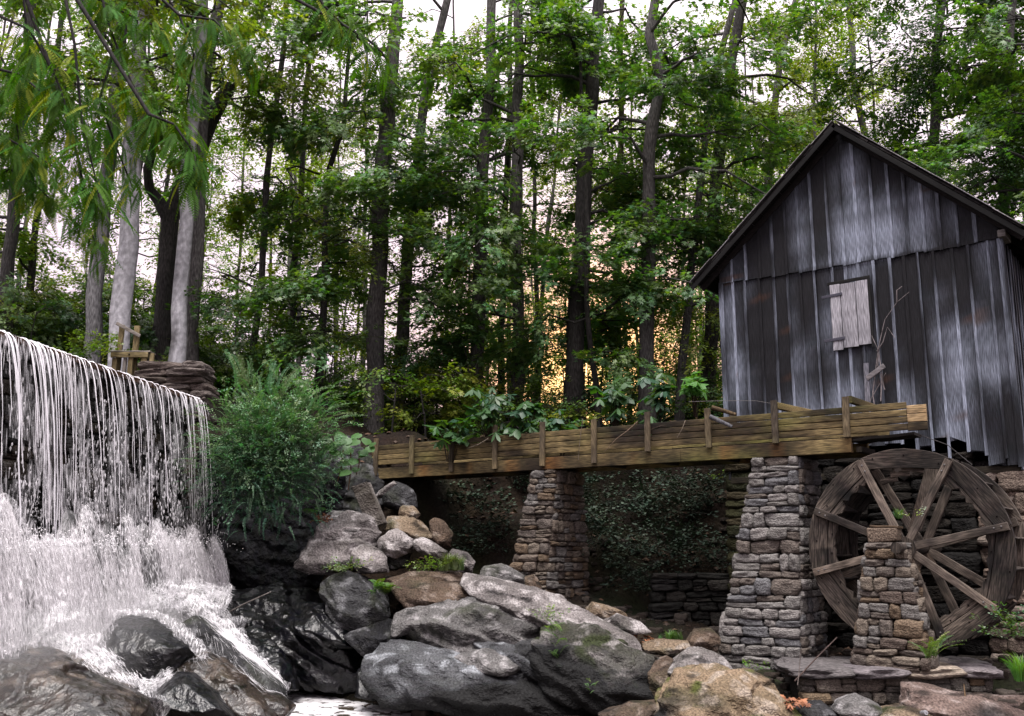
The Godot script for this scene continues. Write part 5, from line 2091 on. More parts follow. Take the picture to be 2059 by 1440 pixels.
func build_trees() -> void:
	# the pale and dark trunks behind the dam
	stand("dark slim trunk at the far left edge behind the dam", [[12, 655], [28, 400], [60, 60], [68, 0]], 25.0, 34, 26, "dark", "star", 170, 9.0, 18.0, 2.4, LEAF_A, 12)
	stand("thin dark tree second from the left edge", [[52, 650], [72, 440], [108, 230], [130, 0]], 27.0, 20, 12, "dark", "oval", 120, 8.5, 17.0, 2.2, LEAF_B, 9)
	stand("leftmost of the three pale trunks behind the dam", [[182, 725], [192, 600], [212, 380], [236, 160], [246, 0]], 22.6, 42, 30, "gray", "star", 110, 11.0, 18.0, 2.6, LEAF_A, 9)
	stand("thickest pale white trunk behind the sluice frame", [[240, 745], [252, 560], [266, 300], [280, 110], [288, 0]], 22.4, 56, 34, "pale", "star", 110, 12.0, 18.5, 2.6, LEAF_B, 9)
	var forked := stand("dark forked trunk between the two white trunks", [[322, 745], [332, 580], [340, 440], [352, 412]], 24.6, 56, 40, "dark", "oval", 70, 12.5, 17.0, 2.2, LEAF_A, 6)
	var fg := Geo.new()
	var fb := forked.position
	tube(fg, [at(338, 440, 24.6) - fb, at(318, 404, 24.6) - fb, at(300, 380, 24.4) - fb, at(296, 340, 24.2) - fb, at(322, 250, 24.0) - fb, at(308, 160, 23.9) - fb, at(285, 100, 23.6) - fb], [0.2, 0.15, 0.12, 0.11, 0.10, 0.08, 0.05], 7, func(p: Vector3) -> Color: return bark_paint(p, "dark"), 0.2)
	put("fork", fg.commit(), M.bark, forked)
	stand("white trunk with a dark knot right of the sluice frame", [[354, 750], [366, 560], [376, 380], [392, 180], [408, 0]], 22.8, 42, 28, "pale", "oval", 100, 12.5, 18.5, 2.4, LEAF_B, 8)
	stand("gray brown trunk standing against the white knotted trunk", [[384, 745], [396, 420], [418, 120], [438, 0]], 23.6, 38, 30, "mid", "star", 130, 11.5, 18.5, 2.6, LEAF_A, 9)
	# the wood behind the flume, from left to right
	stand("thin gray tree right of the white trunks", [[508, 705], [530, 470], [554, 210], [576, 0]], 25.5, 18, 12, "mid", "star", 170, 8.5, 17.5, 2.3, LEAF_B, 11)
	stand("slim dark tree with ivy green leaves above the bush", [[574, 740], [594, 580], [602, 380], [622, 120], [632, 0]], 27.0, 18, 12, "dark", "oval", 200, 7.5, 17.0, 2.3, LEAF_B, 12)
	stand("bare stemmed sapling above the bush", [[640, 770], [652, 560], [658, 340], [690, 250], [700, 120]], 24.5, 19, 8, "dark", "star", 230, 7.0, 13.5, 2.2, LEAF_C, 13)
	stand("stout gray trunk just above the flume's left end", [[752, 868], [760, 560], [770, 320], [788, 80], [796, 0]], 24.2, 48, 34, "mid", "star", 260, 7.5, 17.5, 2.7, LEAF_C, 15)
	stand("dark trunk beside the stout gray one that shows against the sky higher up", [[796, 850], [812, 620], [834, 380], [852, 200], [884, 60], [900, 0]], 26.0, 34, 22, "mid", "oval", 190, 8.5, 17.5, 2.5, LEAF_B, 12)
	stand("straight brown trunk left of the middle of the wood", [[952, 830], [962, 620], [968, 420], [984, 160], [990, 0]], 25.5, 38, 24, "mid", "star", 250, 7.5, 17.5, 2.6, LEAF_C, 14)
	stand("thin trunk right of the straight brown trunk", [[1004, 820], [1012, 560], [1020, 330], [1028, 0]], 28.0, 18, 12, "dark", "oval", 140, 8.5, 17.5, 2.2, LEAF_B, 9)
	stand("brown trunk in the middle of the wood over the middle pier", [[1034, 815], [1044, 600], [1038, 420], [1044, 180], [1040, 0]], 25.2, 34, 26, "mid", "star", 330, 7.2, 17.0, 2.8, LEAF_C, 17, 1.1)
	stand("tall dark trunk right of the middle with a bare upper stem", [[1152, 850], [1162, 600], [1180, 340], [1198, 80], [1204, 0]], 24.6, 48, 32, "dark", "star", 290, 7.5, 17.5, 2.9, LEAF_C, 16, 1.1)
	stand("thin crooked dark stem beside the tall dark trunk", [[1206, 815], [1188, 700], [1178, 600], [1184, 480], [1176, 360]], 24.0, 16, 9, "dark", "star", 170, 6.8, 11.5, 2.0, LEAF_C, 10)
	stand("slender mossy trunk lit from behind near the sun's glow", [[1236, 800], [1242, 560], [1246, 320], [1252, 0]], 27.5, 20, 14, "mossy", "oval", 130, 8.5, 17.5, 2.2, LEAF_B, 9)
	stand("tall trunk with a crooked top and long side branches left of the barn", [[1298, 838], [1300, 600], [1304, 420], [1314, 250], [1328, 160], [1302, 70], [1318, 0]], 23.6, 40, 26, "mid", "star", 260, 8.0, 17.0, 2.9, LEAF_C, 14, 1.05)
	stand("slanting thin tree close to the barn's left eave", [[1362, 830], [1382, 660], [1398, 430], [1430, 200], [1476, 0]], 24.5, 22, 14, "mid", "star", 240, 7.5, 17.0, 2.5, LEAF_C, 13)
	stand("dark trunk half hidden by the barn's left corner", [[1418, 800], [1430, 560], [1444, 320], [1470, 120], [1492, 0]], 26.0, 38, 26, "dark", "oval", 210, 8.5, 17.5, 2.6, LEAF_B, 12)
	stand("gray trunk rising behind the barn's left roof slope", [[1555, 600], [1545, 380], [1560, 160], [1600, 0]], 28.0, 24, 16, "mid", "oval", 210, 9.5, 18.5, 2.6, LEAF_B, 12)
	stand("forked pale tree above the barn's ridge", [[1745, 500], [1740, 280], [1716, 150], [1708, 0]], 30.0, 24, 14, "mid", "oval", 220, 10.5, 19.5, 2.7, LEAF_B, 12)
	stand("dark trunk behind the barn's right roof slope", [[1868, 600], [1878, 340], [1884, 120], [1892, 0]], 26.0, 34, 26, "dark", "star", 430, 9.5, 18.0, 3.0, LEAF_D, 20, 1.1)
	stand("tree with dark green leaves at the upper right corner", [[2010, 600], [2020, 300], [2030, 60], [2034, 0]], 22.5, 30, 20, "dark", "oval", 560, 9.0, 17.0, 2.9, LEAF_D, 24, 1.0)
	stand("leafy tree right of the barn at the frame's edge", [[2075, 700], [2080, 400], [2090, 100], [2095, 0]], 20.0, 26, 18, "dark", "star", 420, 8.0, 13.5, 2.3, LEAF_C, 20)
	# the deeper wood
	for k in 64:
		var x := rr(-1.0, 1.0)
		var far := rr(29.0, 50.0)
		x = (x * 0.60) * far
		var y := ground_y(x, -far)
		var h := rr(9.0, 14.0)
		var lean := Vector3(rr(-0.05, 0.07), 0, 0)
		var path: Array = [Vector3(x, y - 0.1, -far), Vector3(x, y, -far) + (Vector3.UP + lean) * h * 0.5, Vector3(x, y, -far) + (Vector3.UP + lean * 1.4) * h, Vector3(x, y, -far) + (Vector3.UP + lean * 1.2) * (h + 4.0)]
		grow(["slender dark", "slender gray", "thin gray"][k % 3] + (" tree far back " if far > 40.0 else " tree farther back ") + beside(Vector3(x, y, -far)), "trees deep in the wood", path, rr(0.05, 0.11), 0.03, ["dark", "mid", "mid"][k % 3], "far", int(rr(170, 300)), y + rr(0.5, 3.0), y + h + 3.5, rr(1.8, 2.8), [LEAF_A, LEAF_B, LEAF_B][k % 3], 13, 1.15, "background_tree")
	# young growth on the forest floor
	for k in 64:
		var far := rr(23.2, 31.0)
		var x := rr(-0.58, 0.30) * far
		if x > -0.6 * far and x < -0.33 * far and far < 24.5:
			far += 4.0
		var y := ground_y(x, -far)
		var p := Vector3(x, y, -far)
		var h := rr(1.0, 3.4) if x < -1.0 else rr(0.7, 2.2)
		grow(("tall " if h > 2.2 else ("knee high " if h < 1.2 else "low ")) + ["mid green", "dark green", "blue green", "yellow green"][k % 4] + " sapling " + beside(p), "saplings in the undergrowth", [p, p + Vector3(rr(-0.2, 0.2), h * 0.6, 0), p + Vector3(rr(-0.3, 0.3), h, 0)], 0.025, 0.008, "dark", "oval" if k % 3 else "star", int(rr(24, 40) * (1.0 + h)), y + 0.3, y + h, rr(0.8, 1.5), [LEAF_A, LEAF_D, LEAF_C, LEAF_B][k % 4], 7, 0.95, "sapling")

	for k in 18:
		var far := rr(25.0, 29.0)
		var q := at(rr(20, 520), 640.0, far)
		var p := Vector3(q.x, ground_y(q.x, q.z), q.z)
		var h := rr(0.9, 2.4)
		grow(("tall " if h > 1.7 else "low ") + "dense sapling behind the dam " + beside(p), "saplings on the slope behind the dam", [p, p + Vector3(0.1, h * 0.6, 0), p + Vector3(-0.1, h, 0)], 0.025, 0.008, "dark", "oval" if k % 2 else "star", int(80 * h), p.y + 0.2, p.y + h, 1.3, [LEAF_D, LEAF_B, LEAF_A][k % 3], 8, 0.9, "sapling")
	# thin backlit growth between the trunks, before the glow
	for k in 44:
		var far := rr(24.5, 36.0)
		var x := rr(-0.07, 0.24) * far
		var y := ground_y(x, -far)
		var p := Vector3(x, y, -far)
		var h := rr(2.0, 5.5)
		grow(("tall thin " if h > 3.8 else "short thin ") + ["green", "yellow green"][k % 2] + " backlit sapling " + beside(p), "saplings before the glow", [p, p + Vector3(rr(-0.2, 0.2), h * 0.6, 0), p + Vector3(rr(-0.4, 0.4), h, 0)], 0.03, 0.008, "dark", "far", int(rr(16, 24) * h), y + 0.5, y + h, rr(0.8, 1.4), [LEAF_A, LEAF_B][k % 2], 9, 0.9, "sapling")


# ---- shrubs

func tuft(called: String, label: String, cat: String, p: Vector3, kind: String, n: int, wide: float, tall: float, size: float, tint: Color, turn_up := 0.3, material: Material = null) -> Node3D:
	var o := thing(called, label, cat, p)
	var xs: Array = []
	var cs := PackedColorArray()
	for k in n:
		var a := rr(0, TAU)
		var d := Vector3(cos(a), rr(turn_up - 0.3, turn_up + 0.3), sin(a)).normalized()
		var q := Vector3(gauss() * wide, rng.randf() * tall, gauss() * wide * 0.6)
		xs.append(turned(q, d, Vector3(gauss() * 0.3, 1, gauss() * 0.3), size * rr(0.6, 1.2)))
		cs.append(green(tint))
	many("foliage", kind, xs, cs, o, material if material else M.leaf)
	return o


func build_shrubs() -> void:
	# the big bush beside the falls
	var heart := at(545, 900, 18.6)
	var o := thing("arching_bush", "big feathery green bush hanging over the bank right of the waterfall", "bush", heart - Vector3(0, 1.6, 0))
	var xs: Array = []
	var cs := PackedColorArray()
	for k in 1500:
		var q := Vector3(gauss() * 1.55, gauss() * 1.55, gauss() * 0.9)
		q.x += q.y * 0.10
		var d := Vector3(q.x * 0.8 + gauss() * 1.3, 0.15 + q.y * 0.6 + gauss() * 0.7, 0.45 + gauss() * 0.8).normalized()
		xs.append(turned(q + Vector3(0, 1.5, 0), d, Vector3(gauss() * 0.5, 1, 0.25), rr(0.28, 0.55)))
		cs.append(green(mixc(Color(0.05, 0.125, 0.075), Color(0.15, 0.26, 0.13), 0.5 + q.y * 0.5)))
	for k in 26:                                              # shoots that stand out at the top and right
		var t := rng.randf()
		var q := Vector3(lerpf(-0.8, 0.95, t), lerpf(1.05, 0.35, t * t) + gauss() * 0.15, gauss() * 0.3)
		xs.append(turned(q + Vector3(0, 1.6, 0), Vector3(lerpf(-0.2, 0.9, t), 1.1 - t * 0.6, 0.1), Vector3(0.3, 1, 0.4), rr(0.7, 1.0)))
		cs.append(green(Color(0.11, 0.20, 0.09)))
	many("foliage", "stem", xs, cs, o, M.cool_leaf)
	xs = []
	cs = PackedColorArray()
	for k in 1700:
		var q := Vector3(gauss() * 1.6, gauss() * 1.45, gauss() * 0.9 + 0.08)
		q.x += q.y * 0.10
		xs.append(turned(q + Vector3(0, 1.5, 0), Vector3(gauss(), gauss() * 0.7 + 0.1, gauss() + 0.3).normalized(), Vector3(gauss() * 0.5, 1, 0.3), rr(0.26, 0.42)))
		cs.append(green(mixc(Color(0.05, 0.125, 0.075), Color(0.16, 0.275, 0.14), 0.5 + q.y * 0.6)))
	many("leaves", "oval", xs, cs, o, M.cool_leaf)
	# large heart shaped leaves right of it
	o = thing("large_leaved_plant", "plant with large pale green heart shaped leaves at the flume's left end", "plant", at(690, 960, 20.6))
	for q in [[662, 880, 0.30], [690, 876, 0.33], [718, 884, 0.30], [738, 882, 0.26], [705, 900, 0.32], [728, 905, 0.28], [672, 905, 0.33], [690, 925, 0.30], [658, 930, 0.26], [700, 945, 0.27], [740, 898, 0.24], [676, 890, 0.25], [712, 922, 0.27], [648, 905, 0.3], [682, 868, 0.26], [722, 872, 0.24], [700, 880, 0.3], [735, 912, 0.25], [664, 895, 0.28], [716, 940, 0.2], [750, 890, 0.2], [686, 942, 0.24]]:
		var g := Geo.new()
		var b := rr(0.8, 1.25)
		var a := rr(-0.9, 0.9)
		leaf(g, Vector3.ZERO, Vector3(sin(a), -0.45, 0.55).normalized(), Vector3(gauss() * 0.9, 0.75, 0.45 + gauss() * 0.5), q[2] * rr(0.8, 1.0), "heart", Color(0.065 * b, 0.15 * b, 0.045 * b))
		var m := put("leaf", g.commit(), M.leaf, o)
		m.position = at(q[0], q[1], 20.3 + rr(-0.15, 0.25)) - o.position
	for q in [[705, 910, 700, 985], [722, 915, 716, 955], [690, 905, 678, 970]]:
		var g := Geo.new()
		tube(g, [at(q[0], q[1], 20.4) - o.position, at((q[0] + q[2]) * 0.5 + 3, (q[1] + q[3]) * 0.5, 20.45) - o.position, at(q[2], q[3], 20.5) - o.position], [0.012, 0.012, 0.009], 4, flat(Color(0.20, 0.10, 0.05)))
		put("stalk", g.commit(), M.bark, o)
	# whorled leaves that lean over the flume
	for s in [[905, 860, 18, 0.40, "low whorled shrub over the flume's left third"], [985, 815, 34, 0.55, "whorled leafy shrub drooping over the flume left of the middle pier"], [1065, 835, 26, 0.45, "whorled leafy shrub directly above the middle pier"], [1130, 850, 12, 0.35, "sparse whorled sprig between the middle pier and the sun's glow"], [1235, 800, 26, 0.42, "upright whorled shrub in front of the sun's glow"], [1325, 790, 24, 0.42, "whorled shrub before the tall crooked trunk"], [1398, 770, 20, 0.30, "bright green whorled shoot beside the barn's left corner"], [1310, 848, 14, 0.40, "low silvery whorled sprigs along the flume's rim"]]:
		var foot := at(s[0], s[1] + 75, 20.3)
		foot.x += 0.0
		var far: float = 20.3 - (s[0] - 900.0) / 500.0 * 1.5
		foot = at(s[0], s[1] + 70, far + 0.2)
		var pl := thing("whorled_shrub", s[4], "shrub", foot)
		for k in s[2]:
			var q := at(s[0] + gauss() * s[3] * 120.0, s[1] + gauss() * s[3] * 120.0, far + rr(-0.35, 0.35))
			var b := rr(0.7, 1.25)
			var m := put("leaf_whorl", sprigs["whorl"][rng.randi() % 5], M.whorl[rng.randi() % 4] if s[0] != 1398 else M.whorl[4], pl)
			m.transform = turned(q - foot, Vector3(gauss(), gauss() * 0.3, gauss()).normalized(), Vector3(gauss() * 0.45, 1, 0.55 + gauss() * 0.3), b)
			if k % 2 == 0:
				var st := Geo.new()
				var e := q - foot
				tube(st, [Vector3(e.x * 0.2, 0, e.z * 0.2), e * 0.5 + Vector3(0, 0.12, 0), e], [0.01, 0.008, 0.004], 4, flat(Color(0.06, 0.045, 0.03)))
				put("stem", st.commit(), M.bark, pl)
	# growth under the flume, its leaf colour darkened to paint in the deep shade
	var n := 0
	for q in [[900, 1010, 23.0], [960, 1040, 22.5], [1020, 985, 23.4], [860, 985, 23.4], [1190, 1010, 22.5], [1240, 1060, 21.8], [1300, 1010, 22.4], [1360, 1060, 21.6], [1420, 1010, 22.0], [1340, 1120, 21.0], [1240, 1130, 21.2], [1420, 1130, 20.6], [980, 1090, 21.2], [1180, 1090, 20.8], [1290, 1160, 20.2], [1370, 1000, 21.4], [1130, 1000, 22.0]]:
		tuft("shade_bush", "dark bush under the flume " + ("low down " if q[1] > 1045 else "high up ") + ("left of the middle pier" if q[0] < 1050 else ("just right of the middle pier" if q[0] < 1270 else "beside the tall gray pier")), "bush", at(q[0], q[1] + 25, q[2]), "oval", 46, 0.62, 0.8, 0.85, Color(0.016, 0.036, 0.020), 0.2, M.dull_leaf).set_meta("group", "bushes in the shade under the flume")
	tuft("fern", "ferns on the brown ledge right of the dark rounded boulder", "fern", at(768, 1200, 17.3), "fern", 34, 0.28, 0.12, 0.8, Color(0.09, 0.17, 0.05))
	tuft("fern", "small fern hanging at the right foot of the big bush", "fern", at(628, 1055, 19.2), "fern", 14, 0.12, 0.5, 0.8, Color(0.06, 0.17, 0.04), -0.3)
	tuft("grass_tuft", "tuft of fine grass on the rocks left of the middle pier", "grass", at(905, 1148, 18.4), "grass", 14, 0.30, 0.05, 1.0, Color(0.15, 0.21, 0.10), 0.0)
	tuft("weed", "broad leaved weeds in front of the grass tuft", "weed", at(872, 1150, 18.2), "oval", 16, 0.25, 0.12, 0.45, Color(0.12, 0.20, 0.07))
	tuft("weed", "leafy weed climbing over the dark mossy boulder", "weed", at(1122, 1330, 15.6), "fern", 24, 0.16, 0.55, 0.55, Color(0.10, 0.19, 0.06))
	tuft("weed", "small weed on top of the long pale slab's dark side", "weed", at(1100, 1245, 16.2), "oval", 8, 0.12, 0.1, 0.4, Color(0.12, 0.21, 0.06))
	tuft("weed", "little trailing weed near the right edge of the mossy boulder", "weed", at(1190, 1400, 15.0), "fern", 8, 0.12, 0.2, 0.3, Color(0.10, 0.18, 0.07))
	tuft("weed", "pale leaved weeds below the big cracked boulder", "weed", at(690, 1150, 18.1), "oval", 22, 0.35, 0.1, 0.42, Color(0.20, 0.27, 0.18))
	tuft("weed", "slender weed at the right foot of the wheel's pier", "weed", at(1872, 1330, 14.3), "stem", 14, 0.12, 0.05, 0.5, Color(0.13, 0.20, 0.08), 1.0)
	tuft("weed", "soft green weed growing on the axle's bearing block", "weed", at(1806, 1043, 14.7), "grass", 4, 0.06, 0.02, 0.5, Color(0.07, 0.17, 0.06), 0.2)
	tuft("weed", "white flecked leaves beside the axle", "weed", at(1845, 1040, 14.6), "oval", 3, 0.10, 0.05, 0.28, Color(0.28, 0.33, 0.25))
	tuft("shrub", "green shrub growing out of the foundation at the right edge", "shrub", at(2045, 1290, 13.9), "oval", 26, 0.28, 0.3, 0.5, Color(0.06, 0.13, 0.05))
	tuft("shrub", "bright strap leaves at the right edge beside the terrace", "shrub", at(2052, 1370, 13.4), "grass", 8, 0.10, 0.05, 1.1, Color(0.12, 0.28, 0.06), 0.1)
	tuft("weed", "low grass beside the brown boulder under the flume", "weed", at(1355, 1290, 16.8), "grass", 10, 0.28, 0.03, 0.6, Color(0.09, 0.19, 0.06))
	tuft("weed", "tiny bright weed in the ragged footing below the gray pier", "weed", at(1510, 1345, 15.4), "oval", 5, 0.06, 0.05, 0.3, Color(0.13, 0.28, 0.05))
	tuft("ivy", "light leaves along the crest left of the dam's bare stretch", "plant", at(165, 712, 20.5), "star", 26, 0.9, 0.1, 0.7, Color(0.11, 0.18, 0.05))
	tuft("ivy", "pale leaves before the foot of the leftmost pale trunk", "plant", at(195, 690, 21.0), "star", 10, 0.3, 0.15, 0.7, Color(0.12, 0.2, 0.09))


# ---- the feathery boughs that hang in at the upper left

func build_overhang() -> void:
	var o := thing("silk_tree_boughs", "feathery silk tree boughs hanging into the upper left corner", "tree", at(-420, 700, 8.5))
	o.position.y = 0.4
	var bo := o.position
	var far := 8.2
	var tg := Geo.new()
	var trunk: Array = [Vector3.ZERO, Vector3(0.1, 2.5, 0.2), Vector3(0.5, 5.0, 0.3), Vector3(1.1, 7.4, 0.2)]
	tube(tg, trunk, [0.16, 0.14, 0.11, 0.07], 8, func(p: Vector3) -> Color: return bark_paint(p, "dark"), 0.15)
	put("trunk", tg.commit(), M.bark, o)
	var top: Vector3 = trunk[3]
	var xs: Array = []
	var cs := PackedColorArray()
	var lines := [
		[[40, -60], [52, 40], [64, 160], [66, 210]], [[-30, 20], [60, 60], [110, 150], [140, 230]], [[190, -60], [222, 60], [262, 160], [300, 230], [322, 260]],
		[[-40, 130], [40, 150], [100, 200], [160, 290]], [[120, -60], [150, 90], [165, 250], [190, 350], [205, 430]], [[-60, 250], [0, 270], [70, 310], [120, 345]],
		[[230, 100], [200, 200], [235, 300], [268, 380]], [[300, -60], [360, 30], [390, 110], [375, 210]], [[360, 30], [430, 40], [480, 90], [500, 140]],
		[[300, 230], [350, 250], [385, 300], [392, 360]], [[130, 220], [160, 330], [175, 440], [195, 500]], [[-50, 380], [20, 340], [70, 370], [100, 400]],
		[[600, -80], [650, 10], [690, 50], [720, 70]], [[690, 50], [740, 80], [768, 105], [778, 120]], [[-40, 40], [10, 130], [30, 220], [40, 300]], [[80, -70], [180, -10], [260, 30], [330, 60]]]
	for l in lines:
		var path: Array = []
		var z := far + rr(-0.6, 0.8)
		for q in l:
			path.append(at(q[0], q[1], z) - bo)
		var g := Geo.new()
		var rad: Array = [0.016, 0.012, 0.009, 0.006, 0.004]
		rad.resize(path.size())
		# each bough grows from the tree's top
		path.push_front((path[0] + top) * 0.5 + Vector3(0, 0.5, 0))
		rad.push_front(0.022)
		path.push_front(top)
		rad.push_front(0.035)
		tube(g, path, rad, 5, flat(Color(0.035, 0.03, 0.028)), 0.1)
		put("bough", g.commit(), M.bark, o)
		var n := 72 if l[0][0] < 500 else 34
		for k in n:
			var f := 2.0 + (0.25 + 0.75 * rng.randf()) * (path.size() - 3.001)
			var a := int(f)
			var p: Vector3 = path[a].lerp(path[a + 1], f - a)
			var az := rr(0, TAU)
			var d := Vector3(cos(az), rr(-1.3, -0.2), sin(az) * 0.7).normalized()
			xs.append(turned(p + Vector3(gauss(), gauss(), gauss()) * 0.2, d, Vector3(gauss() * 0.4, 1, 0.3), rr(0.4, 0.85)))
			var c := green(Color(0.05, 0.135, 0.022))
			if rng.randf() < 0.12:
				c = Color(0.20, 0.25, 0.03)
			cs.append(c)
	many("foliage", "frond", xs, cs, o, M.thin_leaf)


# ---- small things

func stick(called: String, label: String, pts: Array, r: float, col: Color, cat := "stick") -> void:
	var g := Geo.new()
	var path: Array = []
	var rad: Array = []
	for k in pts.size():
		path.append(pts[k] - pts[0])
		rad.append(r * (1.0 - 0.5 * k / pts.size()))
	tube(g, path, rad, 6, func(p: Vector3) -> Color: return mixc(col, col * 0.5, 0.5 + nf.get_noise_3dv(p * 12.0)), 0.25)
	var o := put(called, g.commit(), M.bark)
	o.position = pts[0]
	tag(o, label, cat)


func build_small() -> void:
	stick("dead_branch", "thick dead gray stick lying over the flume's rim near the barn", [at(1428, 838, 17.1), at(1450, 848, 17.0), at(1472, 858, 16.95)], 0.045, Color(0.20, 0.20, 0.22))
	stick("dead_branch", "brown broken limb on the flume beside the gray stick", [at(1432, 820, 17.5), at(1455, 826, 17.4), at(1480, 834, 17.3)], 0.05, Color(0.16, 0.11, 0.06))
	stick("twig", "thin bare twig dangling over the flume's side right of the middle pier", [at(1172, 842, 18.6), at(1168, 870, 18.55), at(1164, 905, 18.5), at(1163, 925, 18.5)], 0.008, Color(0.25, 0.2, 0.15))
	stick("twig", "curved bare twig lying slanted against the flume boards", [at(1282, 848, 18.0), at(1262, 866, 17.95), at(1240, 882, 17.95), at(1214, 910, 18.05)], 0.009, Color(0.28, 0.2, 0.14))
	stick("twig", "bent twig hooked over the flume near the third post from the barn", [at(1378, 846, 17.4), at(1372, 862, 17.3), at(1362, 880, 17.3)], 0.008, Color(0.30, 0.24, 0.18))
	stick("twig", "short pale stick on the flume boards left of the middle pier", [at(982, 882, 19.8), at(962, 894, 19.85), at(940, 902, 19.95)], 0.013, Color(0.26, 0.22, 0.17))
	stick("twig", "long bare twig resting along the flume's rim", [at(1420, 845, 17.4), at(1370, 850, 17.6), at(1330, 856, 17.8), at(1290, 870, 18.0)], 0.009, Color(0.12, 0.09, 0.07))
	stick("stick", "long stick leaning on the terrace's left end", [at(1598, 1370, 14.6), at(1640, 1325, 14.9), at(1683, 1282, 15.2)], 0.012, Color(0.13, 0.09, 0.08))
	stick("stick", "upright thin rod at the terrace's left end", [at(1604, 1378, 14.55), at(1608, 1340, 14.6), at(1610, 1305, 14.6)], 0.008, Color(0.26, 0.22, 0.2), "rod")
	stick("stick", "bleached stick washed against the black ledge beside the falls", [at(452, 1236, 18.2), at(490, 1215, 18.1), at(545, 1190, 18.2)], 0.016, Color(0.30, 0.27, 0.25))
	stick("stick", "short upright stick in front of the terrace slab", [at(1941, 1400, 13.9), at(1938, 1376, 13.95)], 0.010, Color(0.30, 0.2, 0.12))
	stick("cable", "thin cable hanging from the spout to the barn wall", [mill_at(1.1, 3.78, -0.1), mill_at(1.45, 3.62, -0.4), mill_at(1.72, 3.32, -0.7)], 0.008, Color(0.18, 0.17, 0.17), "cable")
	# a low old wall in the dark
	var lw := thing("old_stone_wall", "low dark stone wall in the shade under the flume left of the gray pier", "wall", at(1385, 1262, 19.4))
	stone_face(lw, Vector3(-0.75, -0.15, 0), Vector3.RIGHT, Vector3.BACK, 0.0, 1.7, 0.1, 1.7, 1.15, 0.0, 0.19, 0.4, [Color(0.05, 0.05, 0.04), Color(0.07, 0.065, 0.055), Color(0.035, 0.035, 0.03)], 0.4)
	# dead vine on the barn wall
	var o := thing("dead_vine", "dry bare vine climbing the barn wall beside the shutter", "vine", mill_at(0.0, 4.3, -1.9), TURN)
	var vb := Vector3(0.0, 4.3, -1.9)
	for l in [[[0.0, 0.0], [-0.02, 0.45], [0.05, 0.9], [0.12, 1.25], [0.28, 1.75], [0.5, 2.05], [0.72, 2.2]], [[0.1, 0.3], [0.16, 0.75], [0.12, 1.2], [0.02, 1.5]], [[0.1, 1.2], [0.22, 1.35], [0.3, 1.62], [0.42, 1.4]], [[0.18, 0.5], [0.1, 0.95], [0.14, 1.3]], [[0.5, 2.05], [0.52, 2.25], [0.6, 2.32]], [[-0.14, 0.1], [-0.06, 0.35], [0.1, 0.62], [0.22, 0.8]]]:
		var g := Geo.new()
		var path: Array = []
		var rad: Array = []
		for k in l.size():
			path.append(Vector3(l[k][0], l[k][1], 0.02 + 0.03 * sin(k * 2.0)))
			rad.append(0.011 * (1.1 - 0.8 * k / l.size()))
		tube(g, path, rad, 5, flat(Color(0.34, 0.30, 0.30)), 0.1)
		put("vine_stem", g.commit(), M.bark, o)
	var bg := Geo.new()
	board(bg, Vector3(-0.1, 0.72, 0.06), Vector3(0.22, 0.92, 0.07), Vector3(-0.5, 1, 0).normalized(), 0.09, Vector3.BACK, 0.03, 4, flat(Color(0.28, 0.26, 0.27)))
	put("wedged_board", bg.commit(), M.wood, o)
	bg = Geo.new()
	board(bg, Vector3(-0.12, 0.1, 0.05), Vector3(-0.1, 1.0, 0.05), Vector3.RIGHT, 0.09, Vector3.BACK, 0.03, 6, flat(Color(0.26, 0.26, 0.30)))
	put("loose_board", bg.commit(), M.post, o)
	# wire along the top of the flume to the barn
	stick("wire", "slack thin wire strung above the flume to the barn", [at(1385, 808, 17.6), at(1450, 806, 17.3), at(1520, 806, 16.9), at(1556, 812, 16.6)], 0.005, Color(0.35, 0.33, 0.32), "wire")
	# drink can among the rocks
	var can := thing("drink_can", "dented silver drink can lying among the rocks at the bottom", "can", at(1858, 1434, 13.35))
	can.rotation = Vector3(1.35, 0.3, 0.2)
	var cg := Geo.new()
	tube(cg, [Vector3(0, -0.055, 0), Vector3(0, -0.05, 0), Vector3(0, 0.045, 0), Vector3(0, 0.055, 0), Vector3(0, 0.06, 0)], [0.024, 0.033, 0.033, 0.029, 0.027], 16, flat(Color(0.62, 0.63, 0.66)), 0.0)
	put("can_body", cg.commit(), M.iron, can)
	cg = Geo.new()
	block(cg, Transform3D(Basis(), Vector3(0.004, 0.063, 0)), Vector3(0.024, 0.004, 0.014), 0.001, Color(0.5, 0.5, 0.52))
	put("pull_tab", cg.commit(), M.iron, can)
	# loose stones and litter on the bank
	var gx: Array = []
	var gc := PackedColorArray()
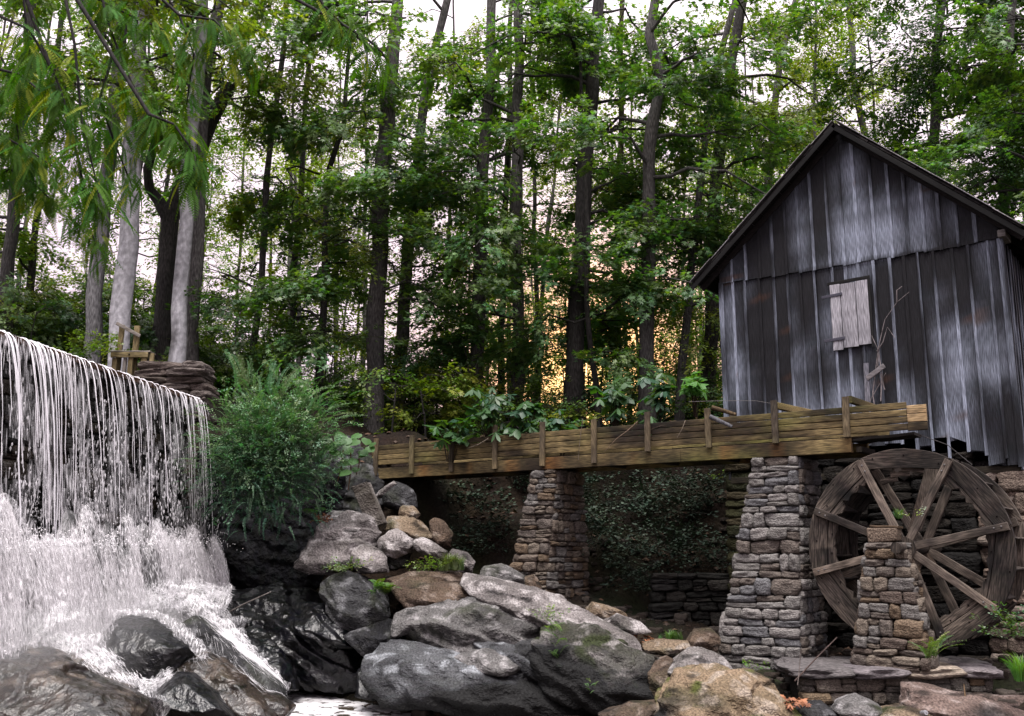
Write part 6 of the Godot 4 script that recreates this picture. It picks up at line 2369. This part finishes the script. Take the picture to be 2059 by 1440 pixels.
	for k in 2600:
		var x := rr(-2.6, 9.0)
		var z := rr(-21.5, -13.8)
		var y := ground_y(x, z) + nz.get_noise_2d(x * 9.0, z * 9.0) * 0.18 + nf.get_noise_2d(x * 6.0, z * 6.0) * 0.05
		if nz.get_noise_2d(x * 16.0, z * 16.0) < -0.05:
			continue
		var r := 0.03 + 0.10 * pow(rng.randf(), 3.0)
		gx.append(Transform3D(Basis(Vector3.UP, rr(0, TAU)) * Basis.from_scale(Vector3(r * 2.0, r * rr(0.8, 1.3), r * 1.6)), Vector3(x, y + r * 0.2, z)))
		gc.append(mixc(Color(0.12, 0.09, 0.07), Color(0.32, 0.27, 0.23), rng.randf()))
	var gr := scatter("loose_stones", stone_kinds[3], M.rock, gx, gc, null)
	tag(gr, "loose small stones strewn over the bank below the flume", "stones")
	gx = []
	gc = PackedColorArray()
	for k in 1300:
		var x := rr(-3.5, 8.0)
		var z := rr(-27.0, -15.5)
		var y := ground_y(x, z) + nz.get_noise_2d(x * 9.0, z * 9.0) * 0.18 + nf.get_noise_2d(x * 6.0, z * 6.0) * 0.05
		gx.append(turned(Vector3(x, y + 0.03, z), Vector3(gauss(), gauss() * 0.3, gauss()).normalized(), Vector3(gauss() * 0.4, 1, gauss() * 0.4), rr(0.25, 0.5)))
		gc.append(mixc(Color(0.035, 0.022, 0.014), Color(0.11, 0.06, 0.035), rng.randf()))
	var lt := scatter("leaf_litter", sprigs["whorl"][1], M.dull_leaf, gx, gc, null)
	tag(lt, "brown fallen leaves covering the bank and forest floor", "leaf litter")
	# dead leaves
	var k := 0
	for q in [[1600, 1410, 14.0, 26, 0.22, "orange dead leaves caught between the orange boulder and the terrace wall"], [650, 1040, 19.2, 22, 0.25, "orange dead leaves hanging below the big bush"], [640, 1075, 19.0, 12, 0.14, "brown dead leaves beside the big cracked boulder"], [1300, 1285, 16.9, 20, 0.35, "orange leaves scattered beside the path under the flume"]]:
		var d := thing("dead_leaves", q[5], "leaves", at(q[0], q[1], q[2]))
		var xs: Array = []
		var cs := PackedColorArray()
		for e in q[3]:
			xs.append(turned(Vector3(gauss() * q[4], gauss() * q[4] * 0.4, gauss() * q[4]), Vector3(gauss(), gauss() * 0.4, gauss()).normalized(), Vector3(gauss(), 1, gauss()), rr(0.2, 0.4)))
			cs.append(mixc(Color(0.14, 0.05, 0.025), Color(0.26, 0.10, 0.04), rng.randf()))
		many("dead_leaf", "whorl", xs, cs, d, M.dull_leaf)
		k += 1
